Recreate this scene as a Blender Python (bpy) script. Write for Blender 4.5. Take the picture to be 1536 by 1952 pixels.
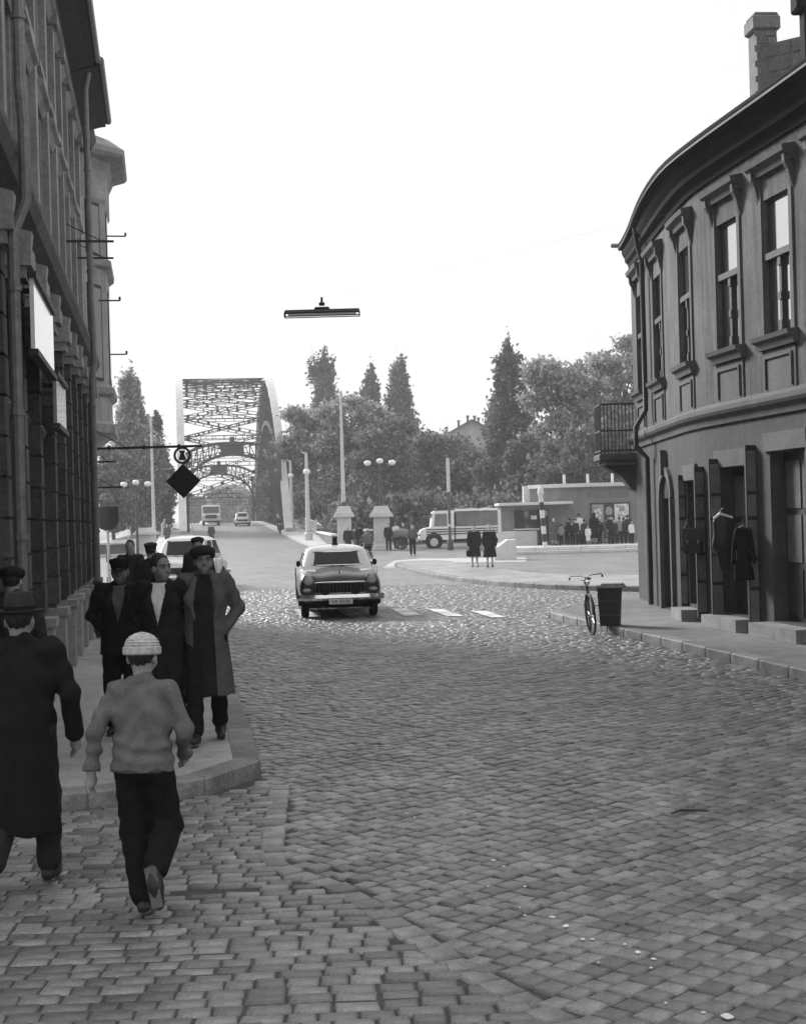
import bpy, math, random
import numpy as np
from mathutils import Vector, Matrix
R = math.radians
rnd = random.Random(7)
nr = np.random.RandomState(11)
S = bpy.context.scene
COL = S.collection
for o in list(bpy.data.objects): bpy.data.objects.remove(o)

# ---------------------------------------------------------------- camera
FOC, CX, CY, ROLL, EYE = 2800.0, 768.0, 988.0, 0.028, 2.1
cd = bpy.data.cameras.new('camera'); cam = bpy.data.objects.new('camera', cd); COL.objects.link(cam)
cam.location = (0, 0, EYE); cam.rotation_euler = (R(90), ROLL, 0)
cd.sensor_fit = 'VERTICAL'; cd.sensor_height = 36; cd.sensor_width = 36
cd.lens = FOC / 1952 * 36; cd.shift_y = 12 / 1952
cd.clip_start = 0.1; cd.clip_end = 6000
S.camera = cam

# ---------------------------------------------------------------- sky, sun, exposure
SUN_EL, SUN_AZ = 28.0, -38.0            # degrees; azimuth from +Y towards +X (light comes from the left, ahead)
w = bpy.data.worlds.new('World'); S.world = w; w.use_nodes = True
nt = w.node_tree; nt.nodes.clear()
out = nt.nodes.new('ShaderNodeOutputWorld'); bg = nt.nodes.new('ShaderNodeBackground')
sky = nt.nodes.new('ShaderNodeTexSky'); sky.sky_type = 'NISHITA'; sky.sun_disc = False
sky.sun_elevation = R(SUN_EL); sky.sun_rotation = R(SUN_AZ)
sky.air_density = 2.0; sky.dust_density = 7.0; sky.ozone_density = 0.5
bw = nt.nodes.new('ShaderNodeRGBToBW')
mx = nt.nodes.new('ShaderNodeMix'); mx.data_type = 'FLOAT'
mx.inputs[0].default_value = 0.88       # thin even overcast over the clear sky
mx.inputs[3].default_value = 10.5
nt.links.new(sky.outputs[0], bw.inputs[0]); nt.links.new(bw.outputs[0], mx.inputs[2])
nt.links.new(mx.outputs[0], bg.inputs[0]); bg.inputs[1].default_value = 0.075
nt.links.new(bg.outputs[0], out.inputs[0])
sd = bpy.data.lights.new('sun', 'SUN'); sun = bpy.data.objects.new('sun', sd); COL.objects.link(sun)
sd.energy = 4.4; sd.angle = R(15); sd.color = (1, 1, 1)
az = R(SUN_AZ); el = R(SUN_EL)
sdir = Vector((math.sin(az) * math.cos(el), math.cos(az) * math.cos(el), math.sin(el)))
sun.rotation_euler = (-sdir).to_track_quat('-Z', 'Y').to_euler(); sun.location = (0, 0, 60)
S.view_settings.view_transform = 'Standard'; S.view_settings.look = 'None'
S.view_settings.gamma = 1; S.view_settings.use_curve_mapping = False
S.view_settings.exposure = 0.42
S.cycles.max_bounces = 6; S.cycles.diffuse_bounces = 3; S.cycles.glossy_bounces = 3
S.cycles.transmission_bounces = 4; S.cycles.volume_bounces = 0; S.cycles.transparent_max_bounces = 8

# ---------------------------------------------------------------- photo measurements -> metres
def unroll(px, py):
    dx, dy = px - CX, py - CY
    return dx - ROLL * dy, dy + ROLL * dx
def G(px, py, z=0.0):                     # where a sight line meets the level z
    x, y = unroll(px, py); d = (EYE - z) * FOC / y
    return Vector((x * d / FOC, d, z))
def P(px, py, d):                         # the point on a sight line at distance d
    x, y = unroll(px, py)
    return Vector((x * d / FOC, d, EYE - y * d / FOC))

# ---------------------------------------------------------------- materials (black and white film: greys only)
MATS = {}
def node(nt, t, **kw):
    n = nt.nodes.new(t)
    for k, v in kw.items(): setattr(n, k, v)
    return n
def mat(name, g, rough=0.8, var=0.25, scale=3.0, bump=0.0, bscale=30.0, spec=0.4, metal=0.0, isl=0.0, stain=0.0, coat=0.0, streak=0.0, ior=1.45):
    if name in MATS: return MATS[name]
    m = bpy.data.materials.new(name); MATS[name] = m; m.use_nodes = True
    t = m.node_tree; b = t.nodes['Principled BSDF']; L = t.links.new
    b.inputs['Roughness'].default_value = rough; b.inputs['Metallic'].default_value = metal
    b.inputs['Specular IOR Level'].default_value = spec; b.inputs['IOR'].default_value = ior
    b.inputs['Coat Weight'].default_value = coat; b.inputs['Coat Roughness'].default_value = 0.08
    tc = node(t, 'ShaderNodeTexCoord')
    val = node(t, 'ShaderNodeValue'); val.outputs[0].default_value = g; cur = val.outputs[0]
    def mul(a, lo, hi, fac, n0=0., n1=1.):
        mr = node(t, 'ShaderNodeMapRange'); mr.inputs[1].default_value = n0; mr.inputs[2].default_value = n1; mr.inputs[3].default_value = lo; mr.inputs[4].default_value = hi; L(fac, mr.inputs[0])
        mm = node(t, 'ShaderNodeMath', operation='MULTIPLY'); L(a, mm.inputs[0]); L(mr.outputs[0], mm.inputs[1]); return mm.outputs[0]
    if var > 0:
        n = node(t, 'ShaderNodeTexNoise'); n.inputs['Scale'].default_value = scale; n.inputs['Detail'].default_value = 8; n.inputs['Roughness'].default_value = 0.65
        L(tc.outputs['Object'], n.inputs['Vector']); cur = mul(cur, 1 - var, 1 + var, n.outputs[0], .32, .68)
        n = node(t, 'ShaderNodeTexNoise'); n.inputs['Scale'].default_value = scale * 9; n.inputs['Detail'].default_value = 4
        L(tc.outputs['Object'], n.inputs['Vector']); cur = mul(cur, 1 - var * .7, 1 + var * .7, n.outputs[0], .3, .7)
    if stain > 0:                          # blotchy dirt with a shape of its own
        n = node(t, 'ShaderNodeTexNoise'); n.inputs['Scale'].default_value = scale * 0.22; n.inputs['Detail'].default_value = 5
        L(tc.outputs['Object'], n.inputs['Vector'])
        cr = node(t, 'ShaderNodeValToRGB'); cr.color_ramp.elements[0].position = .42; cr.color_ramp.elements[1].position = .62
        L(n.outputs[0], cr.inputs[0]); cur = mul(cur, 1 - stain, 1.0, cr.outputs[0])
    if streak > 0:                         # vertical weather streaks
        mp = node(t, 'ShaderNodeMapping'); mp.inputs['Scale'].default_value = (5, 5, .35)
        n = node(t, 'ShaderNodeTexNoise'); n.inputs['Scale'].default_value = 1.3; n.inputs['Detail'].default_value = 6
        L(tc.outputs['Object'], mp.inputs[0]); L(mp.outputs[0], n.inputs['Vector']); cur = mul(cur, 1 - streak, 1 + streak, n.outputs[0], .3, .7)
    if isl > 0:
        ge = node(t, 'ShaderNodeNewGeometry'); oi = node(t, 'ShaderNodeObjectInfo')
        ad = node(t, 'ShaderNodeMath', operation='ADD'); L(ge.outputs['Random Per Island'], ad.inputs[0]); L(oi.outputs['Random'], ad.inputs[1])
        fr = node(t, 'ShaderNodeMath', operation='FRACT'); L(ad.outputs[0], fr.inputs[0]); cur = mul(cur, 1 - isl, 1 + isl, fr.outputs[0])
    L(cur, b.inputs['Base Color'])
    if bump > 0:
        n = node(t, 'ShaderNodeTexNoise'); n.inputs['Scale'].default_value = bscale; n.inputs['Detail'].default_value = 7
        L(tc.outputs['Object'], n.inputs['Vector'])
        bp = node(t, 'ShaderNodeBump'); bp.inputs['Strength'].default_value = bump; bp.inputs['Distance'].default_value = 0.02
        L(n.outputs[0], bp.inputs['Height']); L(bp.outputs[0], b.inputs['Normal'])
        rr = node(t, 'ShaderNodeMapRange'); rr.inputs[3].default_value = max(0.02, rough - .12); rr.inputs[4].default_value = min(1, rough + .12)
        L(n.outputs[0], rr.inputs[0]); L(rr.outputs[0], b.inputs['Roughness'])
    return m
def glass(name, g=0.02, ior=2.0, rough=0.03):
    if name in MATS: return MATS[name]
    m = mat(name, g, rough, var=0.15, scale=1.5, spec=0.5, ior=ior, bump=0.03, bscale=2.2)
    return m
def emit_globe(name, g):
    return mat(name, g, .3, var=.05)

# ---------------------------------------------------------------- mesh builder
class MB:
    def __init__(s): s.v = []; s.f = []; s.m = []; s.sm = []
    def add(s, vs, fs, mi=0, sm=False):
        o = len(s.v); s.v.extend([tuple(v) for v in vs])
        for f in fs: s.f.append(tuple(i + o for i in f)); s.m.append(mi); s.sm.append(sm)
        return s
    def box(s, c, size, rz=0.0, bev=0.0, M=None, mi=0):
        hx, hy, hz = size[0] / 2, size[1] / 2, size[2] / 2
        b = min(bev, hx * .9, hy * .9, hz * .9)
        if b <= 0:
            vs = [(x, y, z) for x in (-hx, hx) for y in (-hy, hy) for z in (-hz, hz)]
            fs = [(0, 1, 3, 2), (4, 6, 7, 5), (0, 4, 5, 1), (2, 3, 7, 6), (0, 2, 6, 4), (1, 5, 7, 3)]
        else:
            vs = []; fs = []
            idx = {}
            for sx in (-1, 1):
                for sy in (-1, 1):
                    for sz in (-1, 1):
                        for a in range(3):
                            p = [sx * (hx - b), sy * (hy - b), sz * (hz - b)]; p[a] = [sx * hx, sy * hy, sz * hz][a]
                            idx[(sx, sy, sz, a)] = len(vs); vs.append(tuple(p))
            def q(a, sgn):
                o = [i for i in range(3) if i != a]; r = []
                for (u, v) in ((-1, -1), (1, -1), (1, 1), (-1, 1)):
                    k = [0, 0, 0]; k[a] = sgn; k[o[0]] = u; k[o[1]] = v; r.append(idx[(*k, a)])
                if (sgn > 0) == (a == 1): r = r[::-1]
                return tuple(r)
            for a in range(3):
                for sg in (-1, 1): fs.append(q(a, sg))
            for a in range(3):                      # chamfers along axis a
                o = [i for i in range(3) if i != a]
                for u in (-1, 1):
                    for v in (-1, 1):
                        k0 = [0, 0, 0]; k0[o[0]] = u; k0[o[1]] = v; k1 = list(k0); k0[a] = -1; k1[a] = 1
                        fs.append((idx[(*k0, o[0])], idx[(*k1, o[0])], idx[(*k1, o[1])], idx[(*k0, o[1])]))
            for sx in (-1, 1):
                for sy in (-1, 1):
                    for sz in (-1, 1): fs.append(tuple(idx[(sx, sy, sz, a)] for a in range(3)))
        cr, sr = math.cos(rz), math.sin(rz)
        o = []
        for (x, y, z) in vs:
            if M is not None: p = M @ Vector((x, y, z)); o.append((p.x + c[0], p.y + c[1], p.z + c[2]))
            else: o.append((c[0] + x * cr - y * sr, c[1] + x * sr + y * cr, c[2] + z))
        return s.add(o, fs, mi)
    def beam(s, a, b, w, h, up=(0, 0, 1), mi=0, bev=0):
        a = Vector(a); b = Vector(b); d = (b - a); l = d.length; d.normalize()
        u = Vector(up)
        if abs(d.dot(u)) > .98: u = Vector((0, 1, 0))
        x = d.cross(u).normalized(); z = x.cross(d).normalized()
        M = Matrix((x, d, z)).transposed()
        return s.box((a + b) / 2, (w, l, h), M=M, mi=mi, bev=bev)
    def tube(s, pts, r, n=8, caps=True, mi=0, closed=False):
        pts = [Vector(p) for p in pts]; k = len(pts); rs = r if isinstance(r, (list, tuple)) else [r] * k
        rings = []; ref = None
        for i, p in enumerate(pts):
            if closed: d = (pts[(i + 1) % k] - pts[i - 1])
            else: d = (pts[min(i + 1, k - 1)] - pts[max(i - 1, 0)])
            d.normalize()
            if ref is None: ref = Vector((0, 0, 1)) if abs(d.z) < .9 else Vector((1, 0, 0))
            x = (ref - d * ref.dot(d)); x.normalize(); ref = x; y = d.cross(x)
            rings.append([p + (x * math.cos(2 * math.pi * j / n) + y * math.sin(2 * math.pi * j / n)) * rs[i] for j in range(n)])
        return s.loft(rings, caps=caps and not closed, wrap=closed, mi=mi, sm=True)
    def loft(s, rings, caps=True, wrap=False, mi=0, sm=True, closed=True):
        n = len(rings[0]); k = len(rings); vs = [p for r in rings for p in r]; fs = []
        for i in range(k if wrap else k - 1):
            i2 = (i + 1) % k
            for j in range(n if closed else n - 1):
                j2 = (j + 1) % n
                fs.append((i * n + j, i * n + j2, i2 * n + j2, i2 * n + j))
        s.add(vs, fs, mi, sm)
        if caps and not wrap:
            s.add(rings[0], [tuple(range(n))[::-1]], mi); s.add(rings[-1], [tuple(range(n))], mi)
        return s
    def lathe(s, prof, c=(0, 0, 0), n=14, axis='z', mi=0, sm=True, caps=True):
        rings = []
        for (r, h) in prof:
            ring = []
            for j in range(n):
                a = 2 * math.pi * j / n; x, y = r * math.cos(a), r * math.sin(a)
                if axis == 'z': p = (x, y, h)
                elif axis == 'y': p = (y, h, x)
                else: p = (h, x, y)
                ring.append((p[0] + c[0], p[1] + c[1], p[2] + c[2]))
            rings.append(ring)
        return s.loft(rings, caps=caps, mi=mi, sm=sm)
    def prism(s, poly, f, a, b, mi=0, sm=False):
        """poly: 2D outline; f(u, v, t) -> 3D; extruded t from a to b"""
        n = len(poly); A = [f(u, v, a) for u, v in poly]; B = [f(u, v, b) for u, v in poly]
        fs = [tuple(range(n))[::-1], tuple(range(n, 2 * n))] + [(i, (i + 1) % n, n + (i + 1) % n, n + i) for i in range(n)]
        return s.add(A + B, fs, mi, sm)
    def ball(s, c, r, nu=12, nv=8, mi=0):
        rr = r if isinstance(r, (tuple, list)) else (r, r, r)
        rings = []
        for i in range(nv + 1):
            t = math.pi * i / nv; q = max(math.sin(t), 1e-3)
            rings.append([(c[0] + rr[0] * q * math.cos(2 * math.pi * j / nu), c[1] + rr[1] * q * math.sin(2 * math.pi * j / nu), c[2] - rr[2] * math.cos(t)) for j in range(nu)])
        return s.loft(rings, caps=True, mi=mi)
    def build(s, name, mats, parent=None, loc=None, angle=35):
        me = bpy.data.meshes.new(name); me.from_pydata(s.v, [], s.f)
        mats = mats if isinstance(mats, (list, tuple)) else [mats]
        for m in mats: me.materials.append(m)
        me.polygons.foreach_set('material_index', s.m)
        if any(s.sm):
            me.polygons.foreach_set('use_smooth', s.sm)
        import bmesh as _b
        bm = _b.new(); bm.from_mesh(me); _b.ops.recalc_face_normals(bm, faces=bm.faces); bm.to_mesh(me); bm.free()
        if any(s.sm): me.set_sharp_from_angle(angle=R(angle))
        me.update()
        o = bpy.data.objects.new(name, me); COL.objects.link(o)
        if parent is not None: o.parent = parent
        if loc is not None: o.location = loc
        return o
def tag(o, label=None, cat=None, group=None, kind=None):
    if label: o['label'] = label
    if cat: o['category'] = cat
    if group: o['group'] = group
    if kind: o['kind'] = kind
    return o
def thing(name, label, cat, loc=(0, 0, 0), rz=0.0, group=None):
    o = bpy.data.objects.new(name, None); COL.objects.link(o); o.empty_display_size = .2
    o.location = loc; o.rotation_euler = (0, 0, rz)
    return tag(o, label, cat, group)
def copy_tree(o, parent=None):
    c = o.copy(); COL.objects.link(c)
    if parent is not None: c.parent = parent
    for ch in list(o.children): copy_tree(ch, c)
    return c
def npmesh(name, verts, faces, m, parent=None, smooth=False):
    me = bpy.data.meshes.new(name); verts = np.asarray(verts, dtype=np.float32); faces = np.asarray(faces, dtype=np.int32)
    k = faces.shape[1]
    me.vertices.add(len(verts)); me.vertices.foreach_set('co', verts.ravel())
    me.loops.add(faces.size); me.loops.foreach_set('vertex_index', faces.ravel())
    me.polygons.add(len(faces)); me.polygons.foreach_set('loop_start', np.arange(len(faces), dtype=np.int32) * k)
    me.polygons.foreach_set('use_smooth', np.full(len(faces), smooth))
    me.update(calc_edges=True)
    for q in (m if isinstance(m, (list, tuple)) else [m]): me.materials.append(q)
    o = bpy.data.objects.new(name, me); COL.objects.link(o)
    if parent is not None: o.parent = parent
    return o
# ================================================================ GROUND, ROAD, PAVEMENTS
def sstep(t): t = min(max(t, 0.0), 1.0); return t * t * (3 - 2 * t)
def ramp(y): return 2.12 * sstep((y - 85) / 115.0)
def xcen(y): return 4.96 - .149 * y
def HT(x, y):                                # height of the approach to the bridge
    e = abs(x - xcen(y)) - 9.5
    return ramp(y) * (1 - sstep(e / 7.0))
M_ground = mat('earth', .22, .95, .3, .4, bump=.4, bscale=6)
xs = sorted(set([-900, -500, -250, -120, -70] + list(range(-50, 51, 3)) + [70, 120, 250, 500, 900]))
ys = sorted(set([-80, -30, 0, 20, 40, 60] + list(range(70, 232, 4)) + [260, 320, 450, 700, 1100, 2500]))
V = []; F = []
for y in ys:
    for x in xs: V.append((x, y, HT(x, y) - .12 if y < 230 else -.12 + 2.1 * (1 - sstep((y - 230) / 90)) * (1 if abs(x - xcen(y)) < 14 else 0)))
n = len(xs)
for i in range(len(ys) - 1):
    for j in range(n - 1): F.append((i * n + j, i * n + j + 1, (i + 1) * n + j + 1, (i + 1) * n + j))
tag(npmesh('ground', V, F, M_ground), kind='structure')

# --- cobbled road: a sheet with the joint level, real setts on it near the camera
def road_mat(name='sett_paving_far', c=(.25, .15, .08), rot=-42):
    m = bpy.data.materials.new(name); m.use_nodes = True; t = m.node_tree; L = t.links.new
    b = t.nodes['Principled BSDF']; tc = node(t, 'ShaderNodeTexCoord')
    mp = node(t, 'ShaderNodeMapping'); mp.inputs['Rotation'].default_value = (0, 0, R(rot))
    br = node(t, 'ShaderNodeTexBrick'); br.inputs['Scale'].default_value = 1; br.inputs['Brick Width'].default_value = .24; br.inputs['Row Height'].default_value = .18
    br.inputs['Mortar Size'].default_value = .012; br.inputs['Mortar Smooth'].default_value = .6
    br.inputs['Color1'].default_value = (c[0], c[0], c[0], 1); br.inputs['Color2'].default_value = (c[1], c[1], c[1], 1); br.inputs['Mortar'].default_value = (c[2], c[2], c[2], 1)
    ns = node(t, 'ShaderNodeTexNoise'); ns.inputs['Scale'].default_value = .6; ns.inputs['Detail'].default_value = 9; ns.inputs['Roughness'].default_value = .7
    L(tc.outputs['Object'], mp.inputs[0]); L(mp.outputs[0], br.inputs['Vector']); L(tc.outputs['Object'], ns.inputs['Vector'])
    mr = node(t, 'ShaderNodeMapRange'); mr.inputs[1].default_value = .3; mr.inputs[2].default_value = .7; mr.inputs[3].default_value = .5; mr.inputs[4].default_value = 1.4; L(ns.outputs[0], mr.inputs[0])
    mu = node(t, 'ShaderNodeVectorMath', operation='SCALE'); L(br.outputs[0], mu.inputs[0]); L(mr.outputs[0], mu.inputs['Scale'])
    L(mu.outputs[0], b.inputs['Base Color']); b.inputs['Roughness'].default_value = .42
    bp = node(t, 'ShaderNodeBump'); bp.inputs['Strength'].default_value = .9; bp.inputs['Distance'].default_value = .03; bp.invert = True
    L(br.outputs['Fac'], bp.inputs['Height']); L(bp.outputs[0], b.inputs['Normal'])
    return m
M_far = road_mat()
M_joint = mat('joint_dirt', .075, .95, .3, 9, bump=.5, bscale=60)
M_sett = mat('granite_sett', .195, .48, .3, 6, bump=.32, bscale=45, stain=.25, isl=.4, spec=.55)
YS = 46.0
V = []; F = []; FM = []
ys = [-14, 0, 8, 16, 24, 32, 40, YS, YS + .02] + [50, 56, 64, 72] + list(range(80, 226, 5))
xs = list(range(-40, 43, 2)); n = len(xs)
for y in ys:
    for x in xs: V.append((x, y, HT(x, y) - (.012 if y <= YS else 0)))
for i in range(len(ys) - 1):
    for j in range(n - 1): F.append((i * n + j, i * n + j + 1, (i + 1) * n + j + 1, (i + 1) * n + j)); FM.append(0 if ys[i] < YS else 1)
road = tag(npmesh('road', V, F, [M_joint, M_far]), kind='structure')
road.data.polygons.foreach_set('material_index', FM)

def pl_dist(pts, path):                      # signed distance to a polyline, positive on its left
    best = np.full(len(pts), 1e9); sg = np.zeros(len(pts))
    for a, b in zip(path[:-1], path[1:]):
        a = np.array(a[:2]); b = np.array(b[:2]); d = b - a; l2 = d @ d
        t = np.clip(((pts - a) @ d) / l2, 0, 1); q = a + t[:, None] * d; e = pts - q
        ds = np.hypot(e[:, 0], e[:, 1]); cr = d[0] * e[:, 1] - d[1] * e[:, 0]
        k = ds < best; best[k] = ds[k]; sg[k] = np.sign(cr[k])
    return best * np.where(sg == 0, 1, sg)
def inpoly(pts, poly):
    x, y = pts[:, 0], pts[:, 1]; c = np.zeros(len(pts), bool); n = len(poly)
    for i in range(n):
        x1, y1 = poly[i][:2]; x2, y2 = poly[(i + 1) % n][:2]
        cond = ((y1 > y) != (y2 > y)); xi = (x2 - x1) * (y - y1) / (y2 - y1 + 1e-12) + x1
        c ^= cond & (x < xi)
    return c
def resample(path, step):
    P_ = [Vector((p[0], p[1], 0)) for p in path]; out = [P_[0]]; L_ = 0; acc = step
    for a, b in zip(P_[:-1], P_[1:]):
        l = (b - a).length; t = acc
        while t <= l: out.append(a + (b - a) * (t / l)); t += step
        acc = t - l
    return out
def smooth_path(path, k=6):
    out = []; n = len(path)
    for i in range(n - 1):
        p0 = Vector(path[max(i - 1, 0)]); p1 = Vector(path[i]); p2 = Vector(path[i + 1]); p3 = Vector(path[min(i + 2, n - 1)])
        for j in range(k):
            t = j / k
            out.append(.5 * ((2 * p1) + (p2 - p0) * t + (2 * p0 - 5 * p1 + 4 * p2 - p3) * t * t + (3 * p1 - p0 - 3 * p2 + p3) * t ** 3))
    out.append(Vector(path[-1])); return out
UX = -.163                                    # the street runs along (UX, 1)
def wallL(d): return -1.588 - .164 * d
LK = [(-9, 10.2), (-6, 10.42), (-2.6, 10.88), (-1.9, 11.2), (-1.42, 11.5), (-1.2, 11.82), (-1.3, 12.6), (-1.95, 16.9), (-1.2 - .157 * 18.2, 30), (-1.2 - .157 * 30, 41.8), (-1.2 - .157 * 40, 51.8)]
RK = [(7.6, 0.0), (2.85 + .16 * 19.8, 10), (2.85 + .16 * 9.8, 20), (2.85 + .16 * 1.5, 28.3), (2.9, 29.6), (3.15, 30.8), (4.2, 33.0), (5.8, 34.6), (10, 36.2), (20, 38.5)]
IK = [(14, 36.6), (9, 38.0), (6.1, 38.7), (4.2, 41.0), (2.85, 43.9), (1.43, 49.0), (.4, 56), (-.41, 64.0), (-.3, 66.5), (.5, 67.6), (1.9, 66.0), (3.5, 55), (5.0, 48.4), (7.2, 46.0), (14, 44.5)]
M_kerb = mat('kerb_granite', .2, .75, .3, 5, bump=.4, bscale=40, isl=.2)
M_asph = mat('pavement_asphalt', .4, .8, .22, 2.5, bump=.5, bscale=70, stain=.18)
KERB_VARS = {}
def kerbs(path, parent, z=.14, wid=.24, step=.95, lim=90):
    """a row of kerb stones along a path (kerb face on the path, stone to its left)"""
    pts = resample(path, step); made = 0
    rest = MB()
    for a, b in zip(pts[:-1], pts[1:]):
        d = (b - a); l = d.length; d.normalize(); nrm = Vector((-d.y, d.x, 0)); m = (a + b) / 2 + nrm * (wid / 2)
        rz = math.atan2(d.y, d.x); dz = HT(m.x, m.y)
        if made < lim and m.y < 70:
            key = round(l, 2)
            if key not in KERB_VARS:
                KERB_VARS[key] = MB().box((0, 0, 0), (l - .012, wid, z + .06), bev=.02).build('kerb_stone', M_kerb, parent).data
                o = [c for c in parent.children if c.data == KERB_VARS[key]][0]
            else:
                o = bpy.data.objects.new('kerb_stone', KERB_VARS[key]); COL.objects.link(o); o.parent = parent
            o.location = (m.x, m.y, dz + z / 2 - .03 + rnd.uniform(-.004, .004)); o.rotation_euler = (0, 0, rz + rnd.uniform(-.006, .006)); made += 1
        else: rest.box((m.x, m.y, dz + z / 2 - .03), (l - .012, wid, z + .06), rz)
    if rest.v: tag(rest.build('kerb_row', M_kerb, parent), kind='stuff')
def sheet(name, poly, z, m):
    import bmesh
    bm = bmesh.new(); vs = [bm.verts.new((p[0], p[1], z)) for p in poly]; bm.faces.new(vs)
    bmesh.ops.triangulate(bm, faces=bm.faces[:]); bmesh.ops.recalc_face_normals(bm, faces=bm.faces)
    if bm.faces[:][0].normal.z < 0: bmesh.ops.reverse_faces(bm, faces=bm.faces[:])
    me = bpy.data.meshes.new(name); bm.to_mesh(me); bm.free(); me.materials.append(m)
    o = bpy.data.objects.new(name, me); COL.objects.link(o); return o
lk = smooth_path(LK, 5); rk = smooth_path(RK, 5); ik = smooth_path(IK, 4)
lpoly = [(p.x, p.y) for p in [Vector((a[0], a[1], 0)) for a in lk]] + [(-14, 52), (-14, 10)]
rpoly = [(a[0], a[1]) for a in rk] + [(20, -2), (7.6, -2)]
ipoly = [(a[0], a[1]) for a in ik]
def inset(path, off):
    out = []
    for i, p in enumerate(path):
        d = Vector(path[min(i + 1, len(path) - 1)]) - Vector(path[max(i - 1, 0)]); d.normalize(); out.append((p[0] - d[1] * off, p[1] + d[0] * off))
    return out
pavL = tag(sheet('left_pavement', inset(lk, .2) + [(-14, 51.5), (-14, 10.3)], .136, M_asph), kind='structure'); kerbs(lk, pavL)
pavR = tag(sheet('right_pavement', inset(rk[::1], -.2) + [(20, 0), (7.9, 0)], .136, mat('shaded_pavement_asphalt', .2, .85, .22, 2.5, bump=.5, bscale=70, stain=.2)), kind='structure'); kerbs(rk[::-1], pavR)  # right asphalt darkened: the shade missing there is put into its colour
M_isl = road_mat('island_sett_paving', (.36, .26, .16), 10)
isl = tag(sheet('traffic_island', inset(ik, -.2), .136, M_isl), kind='structure'); kerbs(ik[::-1], isl, step=1.1, z=.14)

# --- the setts
border = [(-1.13, 11.72), (-.98, 9.3), (-.86, 8.85), (-.5, 8.35), (.1, 6.9), (.6, 5.9), (1.3, 4.6), (2.0, 3.2)]
st = []                                       # x, y, half length, half width, angle
def rows(x0, x1, y0, y1, ang, rw, lmin, lmax):
    ca, sa = math.cos(ang), math.sin(ang); cx, cy = (x0 + x1) / 2, (y0 + y1) / 2; rad = math.hypot(x1 - x0, y1 - y0) / 2; o = []
    v = -rad
    while v < rad:
        wv = rw * rnd.uniform(.9, 1.1); u = -rad + rnd.uniform(0, lmax); ph = rnd.uniform(0, 6)
        while u < rad:
            l = rnd.uniform(lmin, lmax); um = u + l / 2; vv = v + wv / 2 + .014 * math.sin(um * 1.7 + ph * .3)
            x = cx + um * ca - vv * sa; y = cy + um * sa + vv * ca
            if x0 < x < x1 and y0 < y < y1: o.append((x, y, l / 2, wv / 2, ang + rnd.uniform(-.035, .035)))
            u += l
        v += wv
    return o
B_ = np.array(rows(-8.5, 8.5, 3.4, YS, R(46), .13, .125, .18)); A_ = np.array(rows(-9, 2.5, 3.4, 12, R(2), .115, .13, .22))
dB = pl_dist(B_[:, :2], border); B_ = B_[(dB > .165) | (B_[:, 1] > 11.7)]
dA = pl_dist(A_[:, :2], border); A_ = A_[(dA < .02) & (A_[:, 1] < 11.9)]
C_ = []
for off, ll in ((.09, .2),):
    pp = resample(inset(smooth_path(border, 5), off), ll)
    for a, b in zip(pp[:-1], pp[1:]):
        d = b - a; m = (a + b) / 2; C_.append((m.x, m.y, d.length / 2, .088, math.atan2(d.y, d.x) + rnd.uniform(-.02, .02)))
ST = np.concatenate([A_, B_, np.array(C_)])
pt = ST[:, :2]
hole = G(420, 1697)
keep = ~inpoly(pt, lpoly) & ~inpoly(pt, rpoly) & ~inpoly(pt, ipoly) & (np.abs(pt[:, 0]) < .34 * pt[:, 1] + 1.4)
keep &= (((pt[:, 0] - hole.x) / .26) ** 2 + ((pt[:, 1] - hole.y) / .11) ** 2) > 1
ST = ST[keep]
print('setts', len(ST))
# joint depth and unevenness
N = len(ST); hz = nr.normal(0, .003, N) + .005 * np.sin(ST[:, 0] * 1.3 + ST[:, 1] * .9)
tilt = nr.normal(0, .014, (N, 2))
def sett_verts(a, b, k):
    g = .0045; r = np.random.RandomState(k)
    c = np.array([(-1, -1), (1, -1), (1, 1), (-1, 1)], float)
    j = r.uniform(-.006, .006, (4, 2))
    base = c * [a - g, b - g] + j
    rings = [np.c_[base, np.full(4, -.06)], np.c_[base * .985, np.full(4, -.009)], np.c_[base * [1 - .011 / a, 1 - .011 / b], np.full(4, 0.0)], np.c_[base * [1 - .026 / a, 1 - .026 / b], np.full(4, .0025)]]
    return np.concatenate(rings)
SF = np.array([(i + (j % 4), i + ((j + 1) % 4), i + 4 + ((j + 1) % 4), i + 4 + (j % 4)) for i in (0, 4, 8) for j in range(4)] + [(12, 13, 14, 15)])
vis = np.abs(ST[:, 0]) < .28 * ST[:, 1]
order = np.argsort(np.where(vis & (ST[:, 1] > 5.95), ST[:, 1], 99)); first = set(order[:300].tolist())
tmpl = []
for k in range(8):
    o = npmesh('cobble', sett_verts(.1, .08, k), SF, M_sett, road, smooth=True); tmpl.append(o)
used = [False] * 8
for i in order[:300]:
    k = i % 8
    if not used[k]: o = tmpl[k]; used[k] = True
    else: o = bpy.data.objects.new('cobble', tmpl[k].data); COL.objects.link(o); o.parent = road
    x, y, a, b, an = ST[i]
    o.location = (x, y, hz[i]); o.rotation_euler = (tilt[i, 0], tilt[i, 1], an); o.scale = (a / .1, b / .08, 1)
VV = []; FF = []
for i in range(N):
    if i in first: continue
    x, y, a, b, an = ST[i]; v = sett_verts(a, b, i % 61)
    z = v[:, 2] + hz[i] + tilt[i, 0] * v[:, 1] - tilt[i, 1] * v[:, 0]
    ca, sa = math.cos(an), math.sin(an)
    VV.append(np.c_[x + v[:, 0] * ca - v[:, 1] * sa, y + v[:, 0] * sa + v[:, 1] * ca, z])
nb = len(VV)
FF = (SF[None] + (np.arange(nb) * 16)[:, None, None]).reshape(-1, 4)
tag(npmesh('cobbles', np.concatenate(VV), FF, M_sett, road, smooth=True), kind='stuff')

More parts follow.
